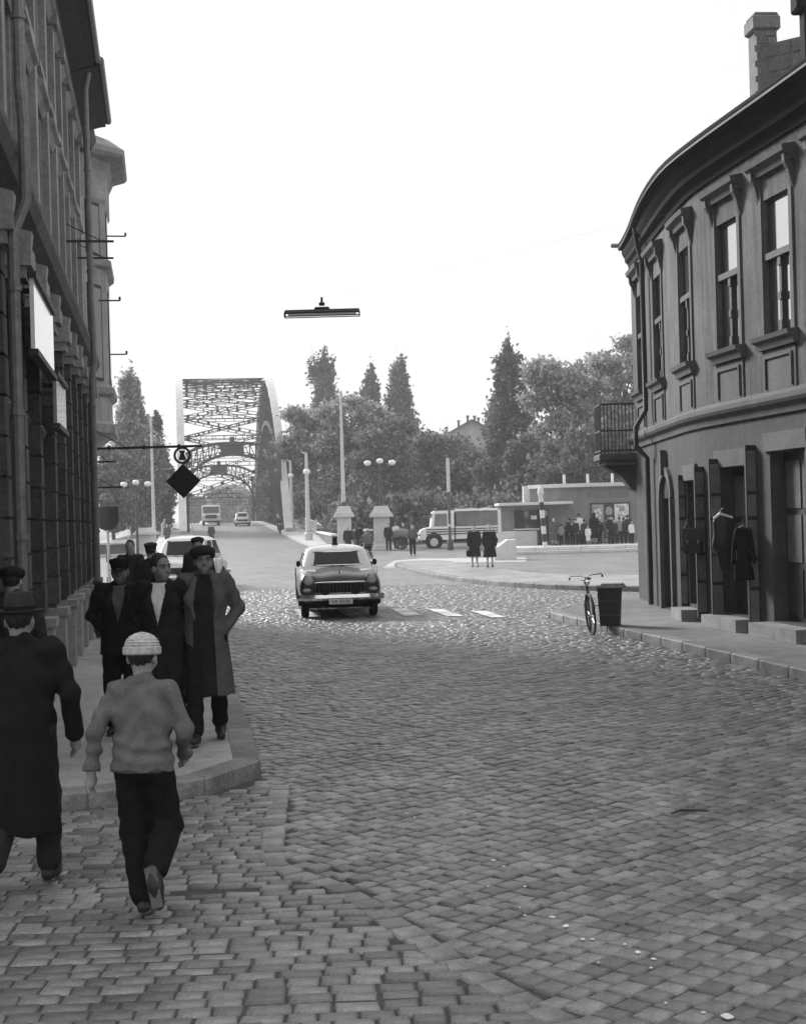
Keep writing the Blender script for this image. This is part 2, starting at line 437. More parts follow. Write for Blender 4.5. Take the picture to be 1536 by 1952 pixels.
# --- zebra crossing, pale path across the square, small marks on the road
M_paint = mat('worn_road_paint', .72, .7, .3, 6, bump=.3, bscale=40, stain=.35)
def strip(name, corners, z, m, parent=None, sub=1):
    return tag(sheet(name, [(p.x, p.y) for p in corners], z, m), None)
for q in (((742, 1160), (772, 1160), (806, 1174), (770, 1175)), ((812, 1161), (845, 1162), (886, 1176), (850, 1175)), ((895, 1165), (930, 1166), (966, 1178), (936, 1178)), ((560, 1162), (585, 1162), (610, 1178), (575, 1178)), ((640, 1162), (670, 1162), (700, 1178), (668, 1178))):
    o = strip('crossing_stripe', [G(*p) for p in q], .013, M_paint); o.parent = road
M_path = mat('pale_paving', .42, .7, .15, 2, bump=.3, bscale=30)
o = sheet('pale_path', [(p.x, p.y) for p in (G(728, 1083), G(752, 1069), G(800, 1065), G(1002, 1063), G(1002, 1071), G(860, 1073), G(768, 1078), G(752, 1083))], .008, M_path); tag(o, kind='structure')
M_splash = mat('whitish_splash', .75, .8, .2, 8)
mb = MB()
for (px, py, r) in [(940, 1640, .05), (960, 1652, .04), (1000, 1690, .05), (1052, 1748, .07), (1078, 1765, .09), (1110, 1790, .06), (1128, 1790, .05), (1190, 1800, .05), (1215, 1815, .08), (1245, 1828, .05), (1240, 1845, .03), (1385, 1937, .13), (1340, 1930, .04), (1268, 1912, .03), (775, 1550, .05), (790, 1558, .04), (930, 1690, .03), (990, 1730, .03), (1000, 1745, .03), (1140, 1835, .03)]:
    c = G(px, py, .012); k = 14; ph = rnd.uniform(0, 6)
    ring = [(c.x + r * .22 * math.cos(6.283 * j / k) * (1 + .25 * math.sin(j * .9 + ph)), c.y + r * .22 * math.sin(6.283 * j / k) * (1 + .25 * math.cos(j * .9 + ph)), .0125) for j in range(k)]
    top = [(p[0] * .8 + c.x * .2, p[1] * .8 + c.y * .2, .0165) for p in ring]; mb.loft([ring, top])
tag(mb.build('spatter', M_splash), 'scattered whitish splashes on the cobbles at lower right', 'spatter', kind='stuff')
tw = G(1315, 1548, .01); mb = MB()
mb.tube([tw + Vector((-.14, -.03, 0)), tw + Vector((-.06, .02, .012)), tw + Vector((.06, .01, .008)), tw + Vector((.13, .0, .004))], [.005, .01, .009, .004], 6)
mb.tube([tw + Vector((.02, .02, .02)), tw + Vector((.04, .08, .03))], .004, 5)
tag(mb.build('twig', mat('bark_dark', .05, .9)), 'small dark twig lying on the cobbles at right', 'twig')
# ================================================================ BUILDINGS ON THE LEFT
def wall_open(F, s0, s1, z0, z1, ops, depth=.25, ds=99, mb=None, mi=0):
    """wall strip in facade space F(s, out, z) with rectangular openings and their reveals"""
    mb = mb or MB()
    ss = {s0, s1}; zs = {z0, z1}
    for a, b, c, d in ops: ss |= {a, b}; zs |= {c, d}
    ss = sorted(x for x in ss if s0 <= x <= s1); zs = sorted(zs)
    full = []
    for a, b in zip(ss[:-1], ss[1:]):
        k = max(1, int((b - a) / ds)); full += [a + (b - a) * i / k for i in range(k)]
    ss = full + [ss[-1]]
    for a, b in zip(ss[:-1], ss[1:]):
        for c, d in zip(zs[:-1], zs[1:]):
            m = ((a + b) / 2, (c + d) / 2)
            if any(o[0] < m[0] < o[1] and o[2] < m[1] < o[3] for o in ops): continue
            mb.add([F(a, 0, c), F(b, 0, c), F(b, 0, d), F(a, 0, d)], [(0, 1, 2, 3)], mi)
    for a, b, c, d in ops:
        for p, q in (((a, c), (a, d)), ((b, c), (b, d)), ((a, c), (b, c)), ((a, d), (b, d))):
            mb.add([F(p[0], 0, p[1]), F(q[0], 0, q[1]), F(q[0], -depth, q[1]), F(p[0], -depth, p[1])], [(0, 1, 2, 3)], mi)
    return mb
def fbox(mb, F, s0, s1, n0, n1, z0, z1, mi=0, seg=1):
    """box in facade space, follows the facade in seg steps"""
    for i in range(seg):
        a = s0 + (s1 - s0) * i / seg; b = s0 + (s1 - s0) * (i + 1) / seg
        vs = [F(a, n0, z0), F(b, n0, z0), F(b, n1, z0), F(a, n1, z0), F(a, n0, z1), F(b, n0, z1), F(b, n1, z1), F(a, n1, z1)]
        fs = [(3, 2, 1, 0), (4, 5, 6, 7), (2, 3, 7, 6), (0, 1, 5, 4)]
        if i == 0: fs.append((0, 4, 7, 3))
        if i == seg - 1: fs.append((1, 2, 6, 5))
        mb.add(vs, fs, mi)
    return mb
def fprof(mb, F, s0, s1, prof, seg=1, mi=0):
    """moulding: outline (out, z) swept along the facade"""
    rings = [[F(s0 + (s1 - s0) * i / seg, n, z) for n, z in prof] for i in range(seg + 1)]
    return mb.loft(rings, caps=True, mi=mi, sm=False)
UL = Vector((-.1618, .9868, 0)).normalized(); NL = Vector((UL.y, -UL.x, 0))
OL = Vector((wallL(10.5), 10.5, 0))
def mkF(origin, u, nrm, base):
    return lambda s, n, z: (origin + u * s + nrm * n + Vector((0, 0, z)) - base)
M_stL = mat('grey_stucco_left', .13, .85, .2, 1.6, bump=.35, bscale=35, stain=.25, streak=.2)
M_rust = mat('rusticated_stone', .085, .85, .25, 2.2, bump=.5, bscale=28, stain=.25, isl=.12)
M_trimL = mat('stone_trim_left', .33, .8, .22, 2.5, bump=.35, bscale=30, stain=.2)
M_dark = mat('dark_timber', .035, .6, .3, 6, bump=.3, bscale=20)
M_frame = mat('window_frame_paint', .12, .5, .25, 5)
M_pane = glass('window_glass')
M_zinc = mat('zinc_pipe', .2, .5, .25, 6, bump=.2, bscale=18, metal=.3)
M_int = mat('dim_interior', .03, .9, .2, 2)
M_tile = mat('roof_tile', .12, .8, .3, 4, bump=.4, bscale=20, isl=.25)
def sd(d): return (d - 10.5) / .9868
LBASE = OL.copy()
bl = thing('apartment_building', 'tall dark grey apartment building with rusticated shop piers along the left pavement', 'building', LBASE)
F = mkF(OL, UL, NL, LBASE)
SA, SB = sd(26.0), sd(30.2)
EAVE = 10.35
mb = MB()
piers = [sd(d) for d in (10.9, 13.0, 14.8, 16.75, 18.9, 20.9, 22.6, 24.2, 25.7, 27.6, 29.6)]
PW = .34
gops = []
for a, b in zip(piers[:-1], piers[1:]): gops.append((a + PW / 2 + .05, b - PW / 2 - .05, .75, 3.15)); gops.append((a + PW / 2 + .05, b - PW / 2 - .05, 3.45, 5.0))
wall_open(F, 0, SB, .05, 5.1, gops, .3, mb=mb)
uops = []
for a, b in zip(piers[:-1], piers[1:]):
    m = (a + b) / 2; hw = min(.5, (b - a) * .27)
    uops += [(m - hw, m + hw, 6.05, 7.75), (m - hw, m + hw, 8.3, 9.75)]
wall_open(F, 0, SB, 5.1, EAVE + .1, uops, .3, mb=mb)
# return walls and back so that the block is solid
mb.add([F(0, 0, 0), F(0, -12, 0), F(0, -12, EAVE), F(0, 0, EAVE)], [(0, 1, 2, 3)])
mb.add([F(SB, 0, 0), F(SB, -12, 0), F(SB, -12, EAVE), F(SB, 0, EAVE)], [(0, 1, 2, 3)])
mb.add([F(0, -12, 0), F(SB, -12, 0), F(SB, -12, EAVE), F(0, -12, EAVE)], [(0, 1, 2, 3)])
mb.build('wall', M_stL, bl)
# rusticated piers: courses of separate blocks
for i, s in enumerate(piers):
    pn = 'pier'
    core = MB(); fbox(core, F, s - PW / 2 + .02, s + PW / 2 - .02, .0, .2, .1, 4.6); po = core.build(pn, M_rust, bl)
    z = 1.12; 
    while z < 4.5:
        h = .36; q = MB(); j = rnd.uniform(-.006, .006)
        fbox(q, F, s - PW / 2 + j, s + PW / 2 + j, .0, .245 + j, z + .014, min(z + h, 4.6) - .014); q.build('stone_block', M_rust, po); z += h
    q = MB(); fbox(q, F, s - PW / 2 - .05, s + PW / 2 + .05, 0, .32, .1, .98); fbox(q, F, s - PW / 2 - .08, s + PW / 2 + .08, 0, .36, .98, 1.08); q.build('plinth', M_trimL, po)
    q = MB(); fbox(q, F, s - PW / 2 - .05, s + PW / 2 + .05, 0, .3, 4.6, 4.72); fbox(q, F, s - PW / 2 - .09, s + PW / 2 + .09, 0, .36, 4.72, 4.9); q.build('capital', M_trimL, po)
    # console bracket under the cornice
    q = MB(); q.prism([(0, 4.9), (.34, 4.9), (.36, 5.08), (.22, 5.12), (.12, 5.16), (0, 5.2)], lambda a_, b_, t_: F(t_, a_, b_), s - .11, s + .11); q.build('bracket', M_trimL, bl)
# shop windows
for k, (a, b, c, d) in enumerate(gops):
    w_ = MB(); t = .06
    for (s0, s1, z0, z1) in ((a, a + t, c, d), (b - t, b, c, d), (a + t, b - t, c, c + t), (a + t, b - t, d - t, d)): fbox(w_, F, s0, s1, -.2, -.12, z0, z1)
    if c < 1: fbox(w_, F, (a + b) / 2 - .02, (a + b) / 2 + .02, -.2, -.12, c + t, d - t)
    wo = w_.build('shop_window' if c < 1 else 'transom_window', M_dark, bl)
    up_ = c > 1 and 5.5 < a < 11
    g = MB(); fbox(g, F, a + t, b - t, .04 if up_ else -.17, .05 if up_ else -.16, c + t, d - t); g.build('pane', glass('old_double_glazing', .08, 6.0, .04) if up_ else M_pane, wo)
    q = MB()
    if c < 1: fbox(q, F, a - .04, b + .04, -.1, .12, c - .1, c); q.build('sill', M_trimL, wo)
    else: fprof(q, F, a - .02, b + .02, [(-.1, c - .3), (.1, c - .3), (.16, c - .14), (.1, c - .02), (-.1, c - .02)]); q.build('fascia', M_dark, wo)
q = MB(); fbox(q, F, 0, SB, -.1, .06, .02, .62); q.build('plinth_course', M_rust, bl)
# enamelled signboards standing proud of the piers
for d0_, d1_, z0_, z1_, g_ in ((14.0, 16.5, 3.82, 4.5, .8), (16.75, 18.4, 3.3, 3.84, .3)):
    q = MB(); fbox(q, F, sd(d0_), sd(d1_), .38, .42, z0_, z1_); so_ = q.build('signboard', mat('sign_enamel_%g' % g_, g_, .12, .05, 2, coat=.5), bl)
    q = MB(); fbox(q, F, sd(d0_) - .04, sd(d1_) + .04, .36, .45, z1_, z1_ + .06); fbox(q, F, sd(d0_) - .04, sd(d1_) + .04, .36, .45, z0_ - .06, z0_); q.build('frame', M_dark, so_)
    for dd_ in (d0_ + .3, d1_ - .3): q = MB(); fbox(q, F, sd(dd_), sd(dd_) + .04, .0, .38, z1_ - .1, z1_ - .05); q.build('stay', M_dark, so_)
# main cornice above the shops and upper string course
q = MB(); fprof(q, F, -.05, SB + .05, [(0, 5.1), (.16, 5.1), (.2, 5.22), (.34, 5.3), (.4, 5.42), (.4, 5.5), (.1, 5.62), (0, 5.62)]); q.build('shop_cornice', M_stL, bl)
# upper windows with frames, panes, sills and lintels, pilasters between
for (a, b, c, d) in uops:
    w_ = MB(); t = .055
    for (s0, s1, z0, z1) in ((a, a + t, c, d), (b - t, b, c, d), (a + t, b - t, c, c + t), (a + t, b - t, d - t, d), ((a + b) / 2 - .03, (a + b) / 2 + .03, c + t, d - t), (a + t, b - t, c + (d - c) * .66, c + (d - c) * .66 + .05)): fbox(w_, F, s0, s1, -.22, -.15, z0, z1)
    wo = w_.build('window', M_frame, bl)
    g = MB(); fbox(g, F, a + t, b - t, -.2, -.19, c + t, d - t); g.build('pane', M_pane, wo)
    q = MB(); fbox(q, F, a - .12, b + .12, -.05, .16, c - .12, c - .02); fbox(q, F, a - .06, b + .06, 0, .08, c - .3, c - .12); q.build('sill', M_dark if d < 8 else M_trimL, wo)
    q = MB(); fprof(q, F, a - .14, b + .14, [(0, d + .06), (.08, d + .06), (.14, d + .16), (.2, d + .2), (.2, d + .27), (0, d + .3)]); q.build('lintel', M_trimL, wo)
for s in piers:
    q = MB(); fbox(q, F, s - .16, s + .16, 0, .13, 5.62, EAVE - .35); fbox(q, F, s - .2, s + .2, 0, .19, 5.62, 5.85); fbox(q, F, s - .2, s + .2, 0, .2, EAVE - .55, EAVE - .35); q.build('pilaster', M_trimL, bl)
    q = MB(); fbox(q, F, s - .5, s - .42, 0, .05, 5.9, EAVE - .5); q.build('lesene', M_trimL, bl)
q = MB(); fprof(q, F, 0, SB, [(0, 7.92), (.07, 7.92), (.12, 8.02), (.12, 8.08), (0, 8.12)]); q.build('string_course', M_trimL, bl)
# eaves: boarded soffit, fascia and gutter; two lengths with a step between
for (s0, s1, ov, dz) in ((0, SA, .6, 0), (SA + .02, SB - .2, .66, .0)):
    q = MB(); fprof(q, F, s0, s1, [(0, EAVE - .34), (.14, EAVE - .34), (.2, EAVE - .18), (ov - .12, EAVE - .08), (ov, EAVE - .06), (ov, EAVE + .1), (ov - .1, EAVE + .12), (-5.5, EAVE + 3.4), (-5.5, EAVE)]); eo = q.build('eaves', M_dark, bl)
    q = MB(); q.tube([F(s0, ov + .05, EAVE + .05), F(s1, ov + .05, EAVE + .05)], .07, 8); q.build('gutter', M_zinc, eo)
    q = MB(); fprof(q, F, s0, s1, [(ov + .06, EAVE + .12), (-5.6, EAVE + 3.55), (-11.8, EAVE + .2), (-11.8, EAVE + .1), (-5.6, EAVE + 3.42)]); q.build('roof', M_tile, bl)
# drainpipes, with collars
for dd, top in ((12.9, EAVE - .3), (25.95, EAVE - .3)):
    s = sd(dd); q = MB(); n_ = .34 if dd < 20 else .42
    q.tube([F(s, n_, .14), F(s, n_, 4.7), F(s, .46, 5.0), F(s, .46, 5.7), F(s, .44, 6.0), F(s, .44, top - .2), F(s, .5, top + .1)], .055, 10); po = q.build('drainpipe', M_zinc, bl)
    for z in (1.0, 2.0, 3.1, 4.2, 6.6, 8.4):
        q = MB(); q.lathe([(.068, 0), (.068, .05)], F(s, n_ if z < 4.7 else .44, z), 10); q.build('collar', M_zinc, po)
    q = MB(); q.lathe([(.05, -.1), (.085, 0), (.085, .9), (.07, .92)], F(s, n_, .24), 10); q.build('pipe_shoe', mat('cast_iron', .06, .5), po)
# stays of a removed awning
for dd, z, l in ((24.6, 6.9, .9), (27.8, 7.2, .8), (29.4, 3.4, .7), (29.9, 2.9, .8)):
    q = MB(); q.beam(F(sd(dd), 0, z), F(sd(dd), l, z), .035, .035); q.beam(F(sd(dd), 0, z + .35), F(sd(dd), l * .8, z), .015, .015); q.build('wall_bracket', M_dark, bl)

# --- second house with the oriel
bo = thing('corner_house', 'pale house with a tall faceted oriel bay beyond the dark apartment building', 'building', OL + UL * SB)
OB = OL + UL * (SB + .0); F2 = mkF(OB, UL, NL, OB)
SE = 6.4
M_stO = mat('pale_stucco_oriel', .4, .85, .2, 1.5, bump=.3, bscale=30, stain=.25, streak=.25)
ops = [(1.0, 1.9, .9, 2.9), (2.9, 3.8, .9, 2.9), (4.6, 5.6, .12, 2.8)]
mb = MB(); wall_open(F2, .0, SE, .02, 10.5, ops, .3, mb=mb)
mb.add([F2(SE, 0, 0), F2(SE, -10, 0), F2(SE, -10, 10.5), F2(SE, 0, 10.5)], [(0, 1, 2, 3)])
mb.build('wall', M_stO, bo)
for a, b, c, d in ops:
    w_ = MB(); fbox(w_, F2, a, b, -.25, -.2, c, d); wo = w_.build('door' if c < .5 else 'window', M_dark, bo)
    if c > .5: g = MB(); fbox(g, F2, a + .08, b - .08, -.19, -.18, c + .08, d - .08); g.build('pane', M_pane, wo)
plan = [(1.2, 0), (2.2, .5), (4.4, .5), (5.4, 0)]           # half-octagon oriel
def ring(k, z): 
    c = 3.3; return [F2(c + (s - c) * (1 + .12 * k), n * 1 + k * .5 * (1 if n > 0 else 0) + (0 if n > 0 else 0), z) for s, n in plan] + [F2(c + (plan[-1][0] - c) * (1 + .12 * k), -.3, z), F2(c + (plan[0][0] - c) * (1 + .12 * k), -.3, z)]
q = MB(); q.loft([ring(-.9, 3.75), ring(-.55, 3.95), ring(-.2, 4.1), ring(.22, 4.16), ring(.24, 4.34), ring(0, 4.42), ring(0, 9.6)], sm=False); orl = q.build('oriel', M_stO, bo)
for z in (4.95, 7.75):
    q = MB(); q.loft([ring(.02, z), ring(.22, z + .08), ring(.24, z + .2), ring(.03, z + .28)], sm=False); q.build('string_course', M_trimL, orl)
q = MB(); q.loft([ring(0, 9.2), ring(.1, 9.3), ring(.1, 9.9), ring(.3, 10.12), ring(.85, 10.22), ring(.95, 10.28), ring(.95, 10.38), ring(.3, 10.62), ring(-1.2, 10.95)], sm=False); q.build('oriel_roof', M_trimL, orl)
q = MB(); fprof(q, F2, -.1, SE + .1, [(0, 10.1), (.3, 10.2), (.4, 10.4), (.3, 10.5), (-5, 13), (-5, 10.4)]); q.build('roof', M_tile, bo)
# oriel windows on the facets (recessed frames with panes and sills)
def facet(i, t, n, z):
    (s0, n0), (s1, n1) = plan[i], plan[i + 1]; s = s0 + (s1 - s0) * t; m = n0 + (n1 - n0) * t
    dx, dy = s1 - s0, n1 - n0; l = math.hypot(dx, dy); return F2(s - dy / l * n, m + dx / l * n, z)
for i in range(3):
    for z0, z1 in ((5.35, 7.3), (8.05, 9.1)):
        lo, hi = (.28, .72) if i != 1 else (.3, .7)
        f = lambda t, n, z, i=i: facet(i, t, n, z)
        q = MB(); fbox(q, f, lo - .05, hi + .05, .0, .02, z0 - .06, z1 + .08); wo = q.build('window', M_dark, orl)
        q = MB(); fbox(q, f, lo, hi, .02, .028, z0, z1); q.build('pane', M_pane, wo)
for z, s_, l in ((9.0, 4.7, .55), (6.2, 4.8, .5), (7.0, 1.6, .45)):
    q = MB(); p = F2(s_, .35, z); q.beam(p, p + NL * l, .03, .03); q.beam(p + NL * l, p + NL * l + Vector((0, 0, .08)), .04, .05); q.build('cable_hook', M_dark, bo)
# ================================================================ BUILDING ON THE RIGHT (bent front)
RP = [(7.87, 9.0), (6.25, 19.0), (5.86, 21.4), (5.4, 24.2), (5.2, 26.0), (5.21, 28.2), (5.25, 30.6), (5.30, 33.3)]
rp = smooth_path([(a, b, 0) for a, b in RP[::-1]], 10)      # from the far corner towards the camera
acc = [0.0]
for a, b in zip(rp[:-1], rp[1:]): acc.append(acc[-1] + (b - a).length)
RL = acc[-1]
RB = Vector((5.30, 33.3, 0))
def FR(s, n, z):
    s_ = min(max(s, 0), RL - 1e-6); i = 0
    i = int(np.searchsorted(acc, s_, side='right')) - 1; i = min(max(i, 0), len(rp) - 2)
    t = (s - acc[i]) / (acc[i + 1] - acc[i]); p = rp[i] + (rp[i + 1] - rp[i]) * t
    def dirn(k):
        k = min(max(k, 0), len(rp) - 1); return (rp[min(k + 1, len(rp) - 1)] - rp[max(k - 1, 0)]).normalized()
    d = (dirn(i) * (1 - t) + dirn(i + 1) * t).normalized(); nn = Vector((d.y, -d.x, 0))   # outward = towards the street
    if nn.x > 0: nn = -nn
    return Vector((p.x + nn.x * n - RB.x, p.y + nn.y * n - RB.y, z))
def s_of(px):                                   # length along the front seen in photo column px (at eye level)
    best = (1e9, 0)
    for i in range(400):
        s = RL * i / 400; p = FR(s, 0, 0) + RB; c = CX + FOC * p.x / p.y
        if abs(c - px) < best[0]: best = (abs(c - px), s)
    return best[1]
def FE(s, n, z): return FR(s, n * (.5 + .5 * sstep(s / 6.0)), z)
M_pane2 = glass('old_double_glazing', .08, 6.0, .04)
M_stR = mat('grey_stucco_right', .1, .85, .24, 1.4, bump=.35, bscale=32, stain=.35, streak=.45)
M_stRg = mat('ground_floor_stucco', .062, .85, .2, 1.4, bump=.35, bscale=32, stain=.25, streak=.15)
M_trimR = mat('stone_trim_right', .1, .8, .2, 2.5, bump=.3, bscale=30, stain=.2)
M_soff = mat('near_black_eaves', .014, .9, .3, 3, bump=.3, bscale=20, spec=.15)  # one near-black tone for eaves, gutter and flue
br_ = thing('corner_building', 'two storey grey stucco building with a bent front and dark eaves on the right', 'building', RB)
EZ, BZ = 7.95, 3.72
wcols = [(1488, .47), (1394, .47), (1310, .48), (1258, .5), (1224, .45)]
wins = [(s_of(c + 6), hw) for c, hw in wcols]
s1 = wins[0][0]; wins = [(s1 + 3.9, .47), (s1 + 1.95, .47)] + wins
ops = [(s - hw, s + hw, 4.72, 6.82) for s, hw in wins]
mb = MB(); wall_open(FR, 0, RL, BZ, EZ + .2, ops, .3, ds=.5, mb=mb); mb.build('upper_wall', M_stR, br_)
# ground floor: arched door, shop openings
sA = s_of(1272); sW = s_of(1318); sS = s_of(1400); sD = s_of(1502)
gops = [(sA - .62, sA + .62, .16, 2.35), (sW - .36, sW + .36, .4, 2.62), (sS - .62, sS + .62, .36, 2.78), (sD - .6, sD + .62, .36, 2.95), (sD + 2.0, sD + 3.1, .4, 2.9), (sD + 4.6, sD + 5.7, .4, 2.9)]
mb = MB(); wall_open(FR, 0, RL, .1, BZ, gops, .32, ds=.5, mb=mb)
# far return wall, back and gable so the block is solid
C0 = FR(0, 0, 0); d0 = Vector((.97, .22, 0))
mb.add([C0 + Vector((0, 0, 0)), C0 + d0 * 11, C0 + d0 * 11 + Vector((0, 0, EZ)), C0 + Vector((0, 0, EZ))], [(0, 1, 2, 3)])
e = FR(RL, 0, 0); mb.add([e, e + Vector((11, 1.5, 0)), e + Vector((11, 1.5, EZ)), e + Vector((0, 0, EZ))], [(0, 1, 2, 3)])
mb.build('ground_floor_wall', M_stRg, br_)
# windows
for k, (a, b, c, d) in enumerate(ops):
    m = (a + b) / 2; t = .05; w_ = MB(); zt = c + (d - c) * .56
    for (s0, s1_, z0, z1, n0, n1) in ((a, a + t, c, d, -.13, -.07), (b - t, b, c, d, -.13, -.07), (a + t, b - t, c, c + t, -.13, -.07), (a + t, b - t, d - t, d, -.13, -.07), (a, b, zt, zt + .1, -.15, .0), (m - .04, m + .04, c + t, zt, -.14, -.04), (m - .055, m + .055, zt - .14, zt, -.14, -.02), (m - .055, m + .055, c + t, c + t + .16, -.14, -.02), (m - .05, m + .05, c + .52, c + .64, -.14, -.02)): fbox(w_, FR, s0, s1_, n0, n1, z0, z1)
    wo = w_.build('window', M_dark, br_)
    for (s0, s1_, z0, z1) in ((a + t, m - .04, c + t, zt), (m + .04, b - t, c + t, zt), (a + t, b - t, zt + .1, d - t)):
        g = MB(); fbox(g, FR, s0, s1_, -.1, -.092, z0, z1); g.build('pane', M_pane2, wo)
    q = MB(); fprof(q, FR, a - .2, b + .2, [(-.05, c - .2), (.08, c - .2), (.11, c - .1), (.17, c - .07), (.19, c), (-.05, c + .02)], 3); q.build('sill', M_trimR, wo)
    q = MB(); fbox(q, FR, a - .12, b + .12, 0, .025, BZ + .1, c - .22, seg=2); q.build('apron', M_trimR, wo)
    q = MB()
    for (s0, s1_, z0, z1) in ((a - .02, b + .02, c - .34, c - .3), (a - .02, a + .02, BZ + .2, c - .34), (b - .02, b + .02, BZ + .2, c - .34)): fbox(q, FR, s0, s1_, .03, .055, z0, z1)
    q.build('apron_moulding', M_trimR, wo)
    q = MB()
    for (s0, s1_) in ((a - .13, a - .02), (b + .02, b + .13)): fbox(q, FR, s0, s1_, 0, .03, c, d + .36)
    q.build('architrave', M_trimR, wo)
    q = MB(); fprof(q, FR, a - .24, b + .24, [(0, d + .36), (.08, d + .36), (.1, d + .44), (.19, d + .5), (.21, d + .58), (0, d + .62)], 3); q.build('hood', M_trimR, wo)
    for sx in (a - .14, b + .14):
        q = MB(); q.prism([(0, d + .36), (.15, d + .46), (.14, d + .34), (.09, d + .24), (.06, d + .1), (.03, d + .0), (0, d - .06)], lambda u, v, t_: FR(t_, u, v), sx - .045, sx + .045); q.build('console', M_trimR, wo)
# string band between floors, eaves cornice, gutter, roof
SEG = 44
q = MB(); fprof(q, FR, -.2, RL, [(0, BZ - .2), (.05, BZ - .2), (.07, BZ - .1), (.15, BZ - .05), (.18, BZ), (.18, BZ + .07), (.06, BZ + .13), (0, BZ + .17)], SEG); q.build('floor_band', M_trimR, br_)
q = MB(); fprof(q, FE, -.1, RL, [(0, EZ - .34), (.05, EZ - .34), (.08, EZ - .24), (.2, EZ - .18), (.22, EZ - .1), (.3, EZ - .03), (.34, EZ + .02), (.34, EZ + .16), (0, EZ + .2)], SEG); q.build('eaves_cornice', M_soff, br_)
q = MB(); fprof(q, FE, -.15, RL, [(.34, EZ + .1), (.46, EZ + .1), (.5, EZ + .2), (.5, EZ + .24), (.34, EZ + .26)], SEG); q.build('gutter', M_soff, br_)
q = MB(); fprof(q, FE, -.15, RL, [(.46, EZ + .25), (-3.2, EZ + 1.7), (-3.2, EZ + 1.55), (.5, EZ + .12)], SEG); q.build('roof', M_tile, br_)
q = MB(); p = FE(-.15, .42, EZ + .22); q.tube([p, p + Vector((-.16, .1, .02))], .05, 8); q.build('gutter_spout', M_zinc, br_)
# gable of a further roof, chimney and stack at the top right
q = MB(); c0 = P(1487, 108, 24.0) - RB; q.box(c0 + Vector((.1, .6, -.55)), (1.15, 1.0, 1.6), rz=.1, bev=.02); 
M_brick = mat('chimney_brick', .17, .85, .25, 5, bump=.5, bscale=25, isl=.25)
cap = P(1455, 50, 24.0) - RB
ch = MB().box(cap + Vector((.02, .2, -.62)), (.34, .4, 1.7), rz=.1).build('chimney', M_brick, br_)
M_b2 = M_brick
base = cap + Vector((.02, .2, -1.4))
for r_ in range(11):
    for sx in range(2):
        q = MB(); z = r_ * .125 + .06; off = .0 if r_ % 2 else .09
        q.box(base + Vector((-.09 + sx * .18 + (off - .045) * .4, -.205, z + .1)), (.16, .02, .105), rz=.1, bev=.006); q.build('brick', M_b2, ch)
q = MB(); q.box(cap + Vector((.02, .2, .06)), (.46, .5, .24), rz=.1, bev=.03); q.box(cap + Vector((.02, .2, .2)), (.4, .44, .06), rz=.1, bev=.02); q.build('chimney_cap', M_brick, ch)
par = MB(); a = P(1462, 88, 24.0) - RB; b = P(1580, 60, 23.4) - RB
par.beam(a + Vector((0, .2, -.5)), b + Vector((0, .2, -.5)), .5, 1.0); po = par.build('fire_wall', M_brick, br_)
for r_ in range(4):
    for i in range(5):
        t0 = i / 5; t1 = (i + .92) / 5; q = MB(); o_ = Vector((-.02, -.075, -.12 - r_ * .24)); q.beam(a.lerp(b, t0) + o_, a.lerp(b, t1) + o_, .05, .21, bev=.012); q.build('brick', M_brick, po)
q = MB(); p = P(1530, 15, 22.5) - RB; q.box(p + Vector((.12, 0, -.6)), (.3, .3, 1.6), bev=.02); q.box(p + Vector((.0, 0, .1)), (.3, .4, .32), bev=.03); q.build('flue', M_soff, br_)
# doors, shop fronts
def leafdoor(a, b, c, d, name, panels=3):
    w_ = MB(); fbox(w_, FR, a, b, -.3, -.24, c, d); wo = w_.build(name, M_dark, br_)
    m = (a + b) / 2
    for (s0, s1_) in ((a + .07, m - .04), (m + .04, b - .07)):
        h = (d - c - .12) / panels
        for i in range(panels):
            q = MB(); fbox(q, FR, s0, s1_, -.24, -.222, c + .08 + i * h, c + h * (i + 1) - .02); q.build('door_panel', M_frame if i else M_dark, wo)
    return wo
leafdoor(*gops[2], 'shop_door'); leafdoor(*gops[3], 'shop_door'); leafdoor(*gops[1], 'shop_window', 2); leafdoor(*gops[4], 'shop_door'); leafdoor(*gops[5], 'shop_door')
dr = leafdoor(*gops[0], 'arched_door')
# arch head over the door
q = MB(); k = 12; a0, a1 = gops[0][0], gops[0][1]; z0 = 2.35; m = (a0 + a1) / 2; hw = (a1 - a0) / 2
arc = [(m + hw * math.cos(math.pi * i / k), z0 + .45 * math.sin(math.pi * i / k)) for i in range(k + 1)]
for (u0, v0), (u1, v1) in zip(arc[:-1], arc[1:]):
    for (n0, n1, e0, e1) in ((.0, .07, 1.0, 1.22),):
        P0 = [(u0, v0), (u1, v1), (m + (u1 - m) * e1, z0 + (v1 - z0) * 1.35 + .02), (m + (u0 - m) * e1, z0 + (v0 - z0) * 1.35 + .02)]
        q.prism(P0, lambda u, v, t_: FR(u, t_, v), n0, n1)
q.build('arch_surround', M_trimR, dr)
q = MB(); fan = [(u, v) for u, v in arc]; q.prism(fan, lambda u, v, t_: FR(u, t_, v), .004, .012); q.build('fanlight', M_pane, dr)
q = MB(); fbox(q, FR, m - .07, m + .07, .02, .13, z0 + .45, z0 + .95); q.build('keystone', M_trimR, dr)
for sx in (a0 - .07, a1 + .07):
    q = MB(); fbox(q, FR, sx - .07, sx + .07, 0, .08, .14, z0); q.build('jamb', M_trimR, dr)
